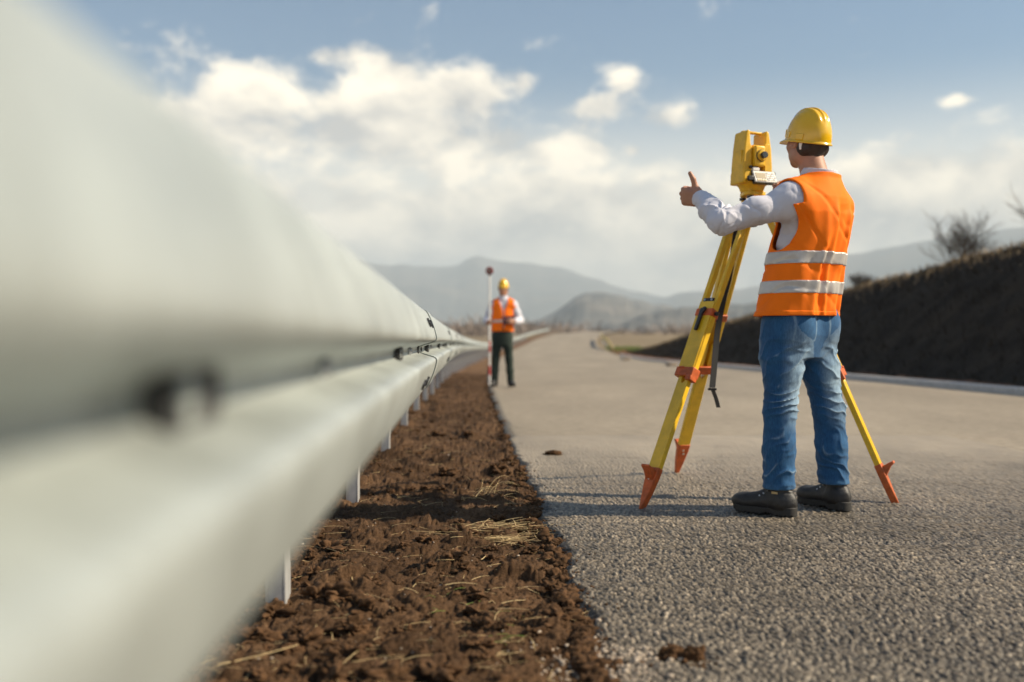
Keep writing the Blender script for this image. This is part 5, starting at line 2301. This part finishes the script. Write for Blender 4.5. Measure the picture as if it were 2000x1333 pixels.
def vest_folds(x, y, z, HPc, SHc, z0, z1, r, f):
    t = (z - z0) / (z1 - z0)
    qx = x - (HPc[0] + (SHc[0] - HPc[0]) * t)
    qy = y - (HPc[1] + (SHc[1] - HPc[1]) * t)
    l = qx * r[0] + qy * r[1]
    w = qx * f[0] + qy * f[1]
    n = vnoise(x * 5, y * 5, z * 3.0, seed=191)
    n2 = vnoise(x * 13, y * 13, z * 6.0, seed=192)
    n3 = vnoise(x * 26, y * 26, z * 15.0, seed=193)
    dg = np.abs(vnoise(x * 7 + z * 5, y * 7 + z * 5, z * 4.0, seed=194))
    g = .0075 * n + .0042 * n2 + .0016 * n3 - .008 * np.maximum(0, .25 - dg) * 2
    fall = sm_np(z, z1 + .02, z1 - .12)
    back = (w < .02)
    for l0, sl, wd, am in ((-.012, -.06, .022, .017), (.075, .05, .024, .014), (-.105, .10, .024, .012), (.140, .02, .020, .011), (.030, .12, .018, .006), (-.060, -.10, .018, .006)):
        c = l0 + sl * (z - z0) + .018 * n
        q = (l - c) / wd
        g = g + back * am * fall * (np.exp(-q * q) - .40 * np.exp(-(q - 1.6) ** 2))
    # slight sag ripples near the hem and the shoulder blades
    g = g + .003 * np.sin(l * 55 + 3 * n) * sm_np(z, z0 + .10, z0 - .04)
    return g.astype(F32)


# ------------------------------------------------------------------ the surveyor at the tripod
near = dict(
    detail=True, h=0.0042, pos=(1.28, 4.50, 0.0), f=(-.62, .785, 0), fh=(-.41, .91, 0), f_hat=(-.47, .88, 0),
    shoulder_c=(1.372, 4.50, 1.405), hip_c=(1.292, 4.515, 0.90), head_c=(1.340, 4.525, 1.684), head_tilt=math.radians(4),
    hat_off=(0.004, -0.004, -0.003), hat_tilt=math.radians(13), neck_f=-.012,
    lo=(0.66, 4.05, -.01), hi=(1.78, 5.22, 1.83),
    torso=[(0.84, .172, .118, 0), (0.95, .168, .118, 0), (1.08, .165, .115, 0), (1.22, .170, .114, -.004), (1.34, .166, .108, -.010), (1.41, .140, .092, -.010), (1.46, .09, .078, -.006), (1.50, .070, .068, 0)],
    vest=[(0.82, .205, .142, 0), (0.95, .192, .136, 0), (1.08, .184, .128, 0), (1.22, .180, .124, -.004), (1.34, .172, .116, -.010), (1.41, .145, .100, -.010), (1.46, .10, .082, -.006), (1.50, .075, .07, 0)],
    vest_hem=0.885, hole=(.018, -.070, .090, .158), vest_w=.215,
    sleeve=(.074, .062, .055, .051, .047, .044),
    joints=dict(
        arm_l=[(1.232, 4.385, 1.388), (0.918, 4.350, 1.300), (0.868, 4.575, 1.432)],
        arm_r=[(1.478, 4.590, 1.375), (1.495, 4.860, 1.250), (1.425, 4.975, 1.485)],
        leg_l=[(1.222, 4.455, 0.830), (1.197, 4.445, 0.465), (1.185, 4.430, 0.095)],
        leg_r=[(1.375, 4.565, 0.830), (1.458, 4.590, 0.465), (1.488, 4.595, 0.095)]),
    hand_l=dict(h=(-.80, .56, .18), u=(-.02, -.30, 1), n=(.57, .82, 0.0), pose='fist', size=1.05),
    hand_r=dict(h=(-.55, .45, .70), u=(.1, -.75, .6), n=(-.80, -.1, -.5), pose='grip', size=0.95),
    foot_l=(-.76, .65, 0), foot_r=(-.48, .88, 0), boot_len=.305, hem=0.118, hipw=.172,
    trouser=(.088, .084, .070, .068, .070),
    bands=[(1.115, 1.170), (0.985, 1.040)],
    label='man seen from behind in orange vest and blue jeans giving a thumbs up',
)
build_person(near)


def near_extras():
    body = near['_body']
    P0 = V3(*near['pos'])
    B = near['_B']
    r2, f2, u2 = B
    HC = V3(*near['head_c'])
    # white pad of the harness under the hat
    q = MB()
    c = HC - r2 * .068 - f2 * .057 - u2 * .034
    R = Matrix((Vector(unit(f2 * .75 - r2 * .66)), Vector(unit(-r2 * .75 - f2 * .66)), Vector(u2))).transposed()
    q.box(rel(body, c), (.016, .004, .016), R, taper=1.2)
    q.build('harness_pad', m_white_pl, body, bevel=0.004)
    # phone-sized dark button tab at the cuff, watch edge
    q = MB()
    W, E = V3(*near['joints']['arm_l'][2]), V3(*near['joints']['arm_l'][1])
    d = unit(W - E)
    q.tube([rel(body, E + (W - E) * .56 + V3(-.030, -.01, -.052)), rel(body, E + (W - E) * .50 + V3(-.018, -.012, -.058))], .006, 8)
    q.build('cuff_tab', m_black, body, smooth=True)
    # back pockets, belt line stitching on the jeans
    f = unit(near['f'])
    r = np.array([f[1], -f[0], 0.0])
    # boot label
    A = V3(1.185, 4.43, 0)
    tf = unit(near['foot_l'])
    tr = np.array([tf[1], -tf[0], 0])
    q = MB()
    R = Matrix((Vector(tf), Vector(-tr), Vector((0, 0, 1)))).transposed()
    q.box(rel(body, A - tr * .0475 - tf * .005 + V3(0, 0, .105)), (.014, .0015, .005), R)
    q.build('boot_label', mat('tan_label', (.45, .33, .16), .6), body)


near_extras()

# ------------------------------------------------------------------ the second surveyor down the road
FD = 17.0
far = dict(
    detail=False, h=0.0072, pos=(-.16, FD, 0.0), f=(.06, -1.0, 0), fh=(-.10, -1.0, 0), f_hat=(-.10, -1.0, 0),
    shoulder_c=(-.150, FD, 1.405), hip_c=(-.165, FD, 0.90), head_c=(-.148, FD - .03, 1.668), head_tilt=math.radians(-5),
    hat_off=(0.0, 0.010, 0.024), hat_tilt=math.radians(2), neck_f=-.005,
    lo=(-.62, FD - .50, -.01), hi=(.32, FD + .34, 1.83),
    torso=[(0.84, .140, .100, 0), (0.95, .152, .106, 0), (1.08, .158, .112, 0), (1.22, .168, .115, 0), (1.34, .172, .108, -.006), (1.41, .145, .092, -.008), (1.46, .09, .076, -.006), (1.50, .070, .066, 0)],
    vest=[(0.82, .190, .136, 0), (0.95, .176, .128, 0), (1.08, .170, .122, 0), (1.22, .176, .122, 0), (1.34, .176, .113, -.008), (1.41, .150, .097, -.008), (1.46, .10, .08, -.006), (1.50, .075, .07, 0)],
    vest_hem=0.94, hole=(-.010, -.085, .075, .135), vest_w=.178, v_neck=True,
    sleeve=(.078, .072, .064, .056, .049, .043),
    joints=dict(
        arm_r=[(-.318, FD, 1.385), (-.425, FD + .03, 1.125), (-.415, FD - .18, 1.085)],
        arm_l=[(.018, FD, 1.385), (.135, FD + .02, 1.125), (.035, FD - .205, 1.100)],
        leg_l=[(-.080, FD, 0.84), (-.050, FD, 0.47), (-.020, FD, 0.095)],
        leg_r=[(-.250, FD, 0.84), (-.280, FD, 0.47), (-.300, FD, 0.095)]),
    hand_l=dict(h=(-.86, -.50, .05), u=(0, 0, 1), n=(-.50, .86, 0), pose='grip'),
    hand_r=dict(h=(.05, -1, .0), u=(0, 0, 1), n=(1, .05, 0), pose='grip'),
    foot_l=(.25, -1, 0), foot_r=(-.30, -1, 0), boot_len=.29, hem=0.07, hipw=.158,
    trouser=(.084, .078, .068, .062, .060),
    bands=[(1.085, 1.135)],
    label='man in orange vest and dark trousers standing far off, facing the tripod with a pole',
)
build_person(far)


def far_things():
    t = empty('survey_pole', (-.378, FD - .262, 0))
    tag(t, 'tall white survey pole with red bands and dark red target beside the far man', 'survey pole')
    m_wh = mat('white_pole_paint', (.72, .71, .69), .4)
    m_rd = mat('red_pole_paint', (.50, .03, .03), .4)
    m_dr = mat('dark_red_target', (.20, .012, .018), .45)
    zs = [0.03, .20, .36, .59, .775, 1.88]
    q = MB()
    q.tube([(0, 0, 0), (0, 0, .03)], [.003, .014], 14)
    q.build('tip', m_bolt, t)
    for i in range(5):
        q = MB()
        q.cyl((0, 0, zs[i]), (0, 0, zs[i + 1]), .0155 if i < 4 else .0165, 16)
        q.build('band' if i < 4 else 'upper_tube', m_rd if i in (1, 3) else m_wh, t)
    q = MB()
    q.tube([(0, .03, 1.955), (0, .028, 1.955), (0, -.018, 1.955), (0, -.024, 1.955)], [.060, .066, .066, .052], 28)
    tg_ = q.build('target', m_dr, t)
    q = MB()
    q.cyl((0, -.024, 1.955), (0, -.028, 1.955), .034, 24)
    q.build('prism', m_glass, tg_)
    q = MB()
    q.cyl((0, 0, 1.87), (0, 0, 1.90), .02, 16)
    q.build('collar', m_bolt, t)
    t = empty('folder', (-.055, FD - .185, 1.125))
    tag(t, 'dark red folder held by the far man against his orange vest', 'folder')
    m_f = mat('dark_red_cover', (.055, .006, .012), .5)
    a = math.radians(14)
    R = Matrix.Rotation(math.radians(-7), 3, 'Y') @ Matrix.Rotation(a, 3, 'Z') @ Matrix.Rotation(math.radians(-12), 3, 'X')
    for e, nm in ((-.006, 'cover'), (.006, 'cover')):
        q = MB()
        q.box(R @ Vector((0, e, 0)), (.105, .0022, .072), R)
        q.build(nm, m_f, t, bevel=.001)
    q = MB()
    q.box((0, 0, 0), (.101, .0035, .069), R)
    q.build('paper', m_white_pl, t)


far_things()

# ------------------------------------------------------------------ loose things on the ground
def ico(sub=2):
    t = (1 + 5 ** .5) / 2
    v = [(-1, t, 0), (1, t, 0), (-1, -t, 0), (1, -t, 0), (0, -1, t), (0, 1, t), (0, -1, -t), (0, 1, -t), (t, 0, -1), (t, 0, 1), (-t, 0, -1), (-t, 0, 1)]
    f = [(0, 11, 5), (0, 5, 1), (0, 1, 7), (0, 7, 10), (0, 10, 11), (1, 5, 9), (5, 11, 4), (11, 10, 2), (10, 7, 6), (7, 1, 8), (3, 9, 4), (3, 4, 2), (3, 2, 6), (3, 6, 8), (3, 8, 9), (4, 9, 5), (2, 4, 11), (6, 2, 10), (8, 6, 7), (9, 8, 1)]
    v = [np.array(p) / np.linalg.norm(p) for p in v]
    for _ in range(sub):
        nf, c = [], {}

        def mid(a, b):
            k = (min(a, b), max(a, b))
            if k not in c:
                m = v[a] + v[b]
                v.append(m / np.linalg.norm(m))
                c[k] = len(v) - 1
            return c[k]
        for a, b, d in f:
            x, y, z = mid(a, b), mid(b, d), mid(d, a)
            nf += [(a, x, z), (b, y, x), (d, z, y), (x, y, z)]
        f = nf
    return np.array(v), np.array(f)


m_crumb = mat('soil_crumbs', (0.032, 0.018, 0.009), 0.95, col2=(0.125, 0.068, 0.035), vscale=30, bump=.6, bscale=300, bdist=.003, spec=.1)
m_stone = mat('pale_stone', (0.40, 0.33, 0.26), 0.85, var=.2, vscale=40, bump=.4, bscale=200, bdist=.003, spec=.2)
m_straw = mat('straw', (0.55, 0.41, 0.21), 0.75, var=.35, vscale=14, spec=.25)


def scatter_lumps(name, n, seed, pos_fn, size_fn, m, sub=1, rough=.6, squash=.75):
    r = np.random.default_rng(seed)
    iv, fc = ico(sub)
    x, y, z = pos_fn(r, n)
    s = size_fn(r, n)
    n = len(x)
    V = np.repeat(iv[None], n, 0)
    off = r.uniform(0, 100, (n, 1, 3))
    d = 1 + rough * vnoise(V[..., 0] * 1.7 + off[..., 0], V[..., 1] * 1.7 + off[..., 1], V[..., 2] * 1.7 + off[..., 2], seed=201) \
        + rough * .5 * vnoise(V[..., 0] * 4 + off[..., 1], V[..., 1] * 4 + off[..., 2], V[..., 2] * 4 + off[..., 0], seed=202)
    V = V * d[..., None]
    a = r.uniform(0, 2 * np.pi, n)
    ca, sa = np.cos(a)[:, None], np.sin(a)[:, None]
    st = r.uniform(.75, 1.3, (n, 1))
    vx, vy = V[..., 0] * st, V[..., 1]
    V = np.stack([vx * ca - vy * sa, vx * sa + vy * ca, V[..., 2] * squash], -1) * s[:, None, None]
    V = V + np.stack([x, y, z + s * squash * .35], -1)[:, None, :]
    F = (fc[None] + (np.arange(n) * len(iv))[:, None, None]).reshape(-1, 3)
    o = new_mesh(name, V.reshape(-1, 3), F, m, smooth=sub > 2)
    tag(o, kind='stuff')
    return o


def on_soil(o0, o1, y0, y1, p=1.0):
    def fn(r, n):
        u = r.uniform(0, 1, n)
        y = 1 / (1 / y0 + (1 / y1 - 1 / y0) * u ** p)
        o = r.uniform(o0, o1, n)
        x = bend(y) + o
        z, _, _ = soil_z(x, y)
        return x, y, z
    return fn


scatter_lumps('soil_clods', 2600, 31, on_soil(-.75, .42, 1.9, 14), lambda r, n: .0020 + .014 * r.beta(.8, 7, n), m_crumb, 2, .75)
scatter_lumps('soil_clods', 170, 32, on_soil(-.70, .36, 2.0, 11), lambda r, n: .012 + .040 * r.beta(1, 2.5, n), m_crumb, 4, 1.0, .55)
scatter_lumps('soil_clods', 700, 36, lambda r, n: (lambda y: (bend(y) + edge_o(y) + r.normal(-.012, .022, n), y, np.full(n, -.018)))(1 / (1 / 1.95 + (1 / 16 - 1 / 1.95) * r.uniform(0, 1, n))), lambda r, n: .006 + .026 * r.beta(1.2, 3, n), m_crumb, 2, .6)


def near_edge(r, n):
    u = r.uniform(0, 1, n)
    y = 1 / (1 / 2.0 + (1 / 9.0 - 1 / 2.0) * u)
    x = bend(y) + edge_o(y) + np.abs(r.normal(0, .05, n)) + .004
    return x, y, np.zeros(n) - .001


scatter_lumps('soil_crumbs', 46, 37, lambda r, n: (.415 + r.normal(0, .040, n), 2.435 + r.normal(0, .035, n), np.zeros(n) - .001), lambda r, n: .002 + .008 * r.beta(1, 3, n), m_crumb, 2)
scatter_lumps('soil_crumbs', 520, 33, near_edge, lambda r, n: .0015 + .006 * r.beta(1, 4, n), m_crumb, 1)


def gravel_spill(r, n):
    a = r.normal(0, .085, n)
    b = r.normal(0, .12, n)
    y = np.clip(2.40 + b, 2.05, 2.9)
    x = bend(y) + .36 + a
    o = x - bend(y)
    zs, _, _ = soil_z(x, y)
    z = np.where(o < edge_o(y), zs, 0.0)
    return x, y, z


scatter_lumps('gravel', 520, 34, gravel_spill, lambda r, n: .0015 + .008 * r.beta(1, 3, n), m_stone, 1, .4)
scatter_lumps('gravel', 260, 35, on_soil(-.7, .40, 1.95, 9), lambda r, n: .0012 + .006 * r.beta(1, 4, n), m_stone, 1, .4)


def straw(name, P, ang, length, width, seed, lift=.4, m=None, curl=.5):
    r = np.random.default_rng(seed)
    mb_v, mb_f = [], []
    for i in range(len(P)):
        p = np.array(P[i], float)
        a, L = ang[i], length[i]
        up = r.uniform(-.05, lift)
        d = np.array([math.cos(a), math.sin(a), up])
        k = r.uniform(-curl, curl)
        n = 6
        pts = []
        for j in range(n):
            pts.append(p.copy())
            c, s_ = math.cos(k / n), math.sin(k / n)
            d = np.array([d[0] * c - d[1] * s_, d[0] * s_ + d[1] * c, d[2] - abs(up) * .25 + r.uniform(-.06, .06)])
            p = p + d * L / (n - 1)
        w = width * r.uniform(.6, 1.3)
        b = len(mb_v)
        for j in range(n):
            q = pts[j]
            t = pts[min(j + 1, n - 1)] - pts[max(j - 1, 0)]
            t /= np.linalg.norm(t) + 1e-9
            s1 = np.cross(t, [0, 0, 1.])
            s1 /= np.linalg.norm(s1) + 1e-9
            s2 = np.cross(s1, t)
            ww = w * (1 - .45 * j / n)
            for qq in range(3):
                an = 2 * math.pi * qq / 3
                mb_v.append(q + s1 * math.cos(an) * ww + s2 * math.sin(an) * ww * .7)
            if j:
                for qq in range(3):
                    a0, a1 = b + (j - 1) * 3 + qq, b + (j - 1) * 3 + (qq + 1) % 3
                    mb_f.append([a0, a1, a1 + 3, a0 + 3])
    o = new_mesh(name, np.array(mb_v), np.array(mb_f), m or m_straw)
    tag(o, kind='stuff')
    return o


def build_straw():
    r = np.random.default_rng(44)
    fn = on_soil(-.72, .42, 2.0, 13)
    x, y, z = fn(r, 620)
    straw('straw', np.stack([x, y, z + .004], 1), r.uniform(0, 6.28, 620), r.uniform(.015, .085, 620) * (1 + y / 14), .0011, 45, .35)
    # the pale tuft lying by the shadow
    n = 150
    y = r.normal(4.12, .10, n)
    x = -.035 + r.normal(0, .125, n) + .0 * y
    z, _, _ = soil_z(x, y)
    straw('straw', np.stack([x, y, z + r.uniform(.004, .022, n)], 1), r.normal(0.15, .7, n) + np.where(r.random(n) < .5, math.pi, 0), r.uniform(.05, .17, n), .0014, 46, .30)
    n = 22
    y = r.normal(5.15, .10, n)
    x = -.12 + r.normal(0, .05, n)
    z, _, _ = soil_z(x, y)
    straw('straw', np.stack([x, y, z], 1), r.uniform(0, 6.28, n), r.uniform(.08, .2, n), .0014, 47, 1.5)
    # single long stems in front
    P, A, L = [], [], []
    for (px, py, ang, ln) in ((425, 1332, .55, .20), (500, 1300, -.35, .13), (670, 1100, 2.4, .11), (690, 1150, 1.9, .09), (790, 1180, -.9, .08), (870, 1165, .2, .10), (980, 1190, .5, .09), (940, 1110, 1.3, .08), (1000, 1040, 1.0, .14), (1085, 1165, 1.2, .07), (830, 1100, .1, .06)):
        d = 0.80 * 1944 / (py - 667)
        xx = (px - 1000) / 1944 * d
        zz, _, _ = soil_z(np.array([xx]), np.array([d]))
        P.append((xx, d, zz[0] + .008))
        A.append(ang)
        L.append(ln)
    straw('straw', np.array(P), A, L, .0022, 48, .25)
    # a few fresh blades
    m = mat('fresh_blade', (.16, .22, .04), .6, var=.3, vscale=20, spec=.3)
    P, A, L = [], [], []
    for k in range(16):
        px, py = (955 + r.normal(0, 22), 1262 + r.normal(0, 12)) if k < 9 else (905 + r.normal(0, 60), 1195 + r.normal(0, 30))
        d = .80 * 1944 / (py - 667)
        xx = (px - 1000) / 1944 * d
        zz, _, _ = soil_z(np.array([xx]), np.array([d]))
        P.append((xx, d, zz[0] + .002))
        A.append(r.uniform(-.6, .9))
        L.append(r.uniform(.03, .075))
    straw('green_grass', np.array(P), A, L, .0018, 49, .9, m, .8)


build_straw()


def lump(name, c, s, seed, m, label, cat, group=None, squash=.8, rough=.85):
    iv, fc = ico(4)
    o_ = seed * 7.3
    d = 1 + rough * .75 * fbm(iv[:, 0] * 1.9 + o_, iv[:, 1] * 1.9, iv[:, 2] * 1.9 + o_, oct=2, seed=211) + .42 * rough * fbm(iv[:, 0] * 5 + o_, iv[:, 1] * 5, iv[:, 2] * 5, oct=3, seed=212, gain=.65)
    V = iv * d[:, None] * np.array(s)
    V[:, 2] = np.maximum(V[:, 2] * squash, -.25 * s[2])
    ob = new_mesh(name, V, fc, m, loc=(c[0], c[1], c[2] + .24 * s[2]))
    tag(ob, label, cat, group)
    return ob


def build_lumps():
    def G(px, py, z=0.0):
        d = (0.775 - z) * 1944 / (py - 667)
        return ((px - 1000) / 1944 * d, d, z)
    g = 'soil clods lying on the asphalt'
    lump('soil_clod', G(1311, 1284), (.036, .026, .026), 3, m_crumb, 'brown soil clod on the near asphalt, left one of the pair', 'soil clod', g)
    lump('soil_clod', G(1354, 1287), (.027, .024, .029), 9, m_crumb, 'brown soil clod on the near asphalt, right one of the pair', 'soil clod', g)
    lump('stone', G(1331, 1292), (.009, .008, .008), 5, m_stone, 'tiny pale stone wedged between the two brown clods', 'stone')
    lump('soil_clod', G(1081, 889), (.050, .035, .026), 6, m_crumb, 'small dark clod alone on the sunlit asphalt near the soil strip', 'soil clod', g)
    zk = -.10
    lump('stone', G(1311, 716, zk), (.22, .18, .14), 7, m_stone, 'pale stone by the kerb just left of the tripod leg', 'stone', 'pale stones along the kerb')
    lump('stone', G(1222, 704, -.18), (.24, .2, .15), 8, m_stone, 'farther pale stone by the kerb where the dark bank ends', 'stone', 'pale stones along the kerb')


build_lumps()


def far_glint(x, y, z, w, d, h, label, rz):  # made-up white building, added so its wall blurs into a bright glint
    t = empty('glint_house', (x, y, z), rz)
    tag(t, label, 'glint_house', 'added white buildings beyond the road')
    mw = mat('white_plaster', (.78, .76, .72), .8)
    mr = mat('roof_tiles', (.22, .16, .13), .85)
    mg = mat('window_glass', (.05, .06, .07), .1, spec=.8)
    q = MB()
    q.prism([(-w, 0), (w, 0), (w, h), (0, h + w * .55), (-w, h)], (0, 0, 0), (1, 0, 0), (0, 0, 1), (0, 1, 0), d)
    q.build('wall', mw, t)
    q = MB()
    for s in (-1, 1):
        q.prism([(0, h + w * .55 + .06), (s * (w + .5), h - .22), (s * (w + .5), h - .05), (0, h + w * .55 + .25)][::s], (0, 0, 0), (1, 0, 0), (0, 0, 1), (0, 1, 0), d + .4)
    q.build('roof', mr, t)
    for i in (-1, 1):
        q = MB()
        q.box((i * w * .5, -d - .02, h * .55), (w * .18, .05, h * .2))
        q.build('window', mg, t)


far_glint(-13.5, 300, -.2, 1.5, 2.0, 2.6, 'added white building giving a bright spot in the scrub left of the far man', .3)
far_glint(14.6, 315, 2.2, 1.2, 1.6, 1.7, 'added white building giving a bright spot in the scrub right of the far man', -.4)

# ------------------------------------------------------------------ haze over the valley
def build_haze():
    x, y0, y1, z0, z1 = 7400, -300, 9200, -40, 690
    V = np.array([(-x, y0, z0), (x, y0, z0), (x, y1, z0), (-x, y1, z0), (-x, y0, z1), (x, y0, z1), (x, y1, z1), (-x, y1, z1)], float)
    m = bpy.data.materials.new('haze')
    m.use_nodes = True
    t = m.node_tree
    t.nodes.clear()
    out = t.nodes.new('ShaderNodeOutputMaterial')
    pv = t.nodes.new('ShaderNodeVolumePrincipled')
    pv.inputs['Color'].default_value = (0.77, 0.89, 0.98, 1)
    pv.inputs['Density'].default_value = 0.00025
    pv.inputs['Anisotropy'].default_value = 0.0
    t.links.new(pv.outputs[0], out.inputs['Volume'])
    o = new_mesh('haze', V, [[0, 3, 2, 1], [4, 5, 6, 7], [0, 1, 5, 4], [1, 2, 6, 5], [2, 3, 7, 6], [3, 0, 4, 7]], m, smooth=False)
    tag(o, kind='stuff')


build_haze()
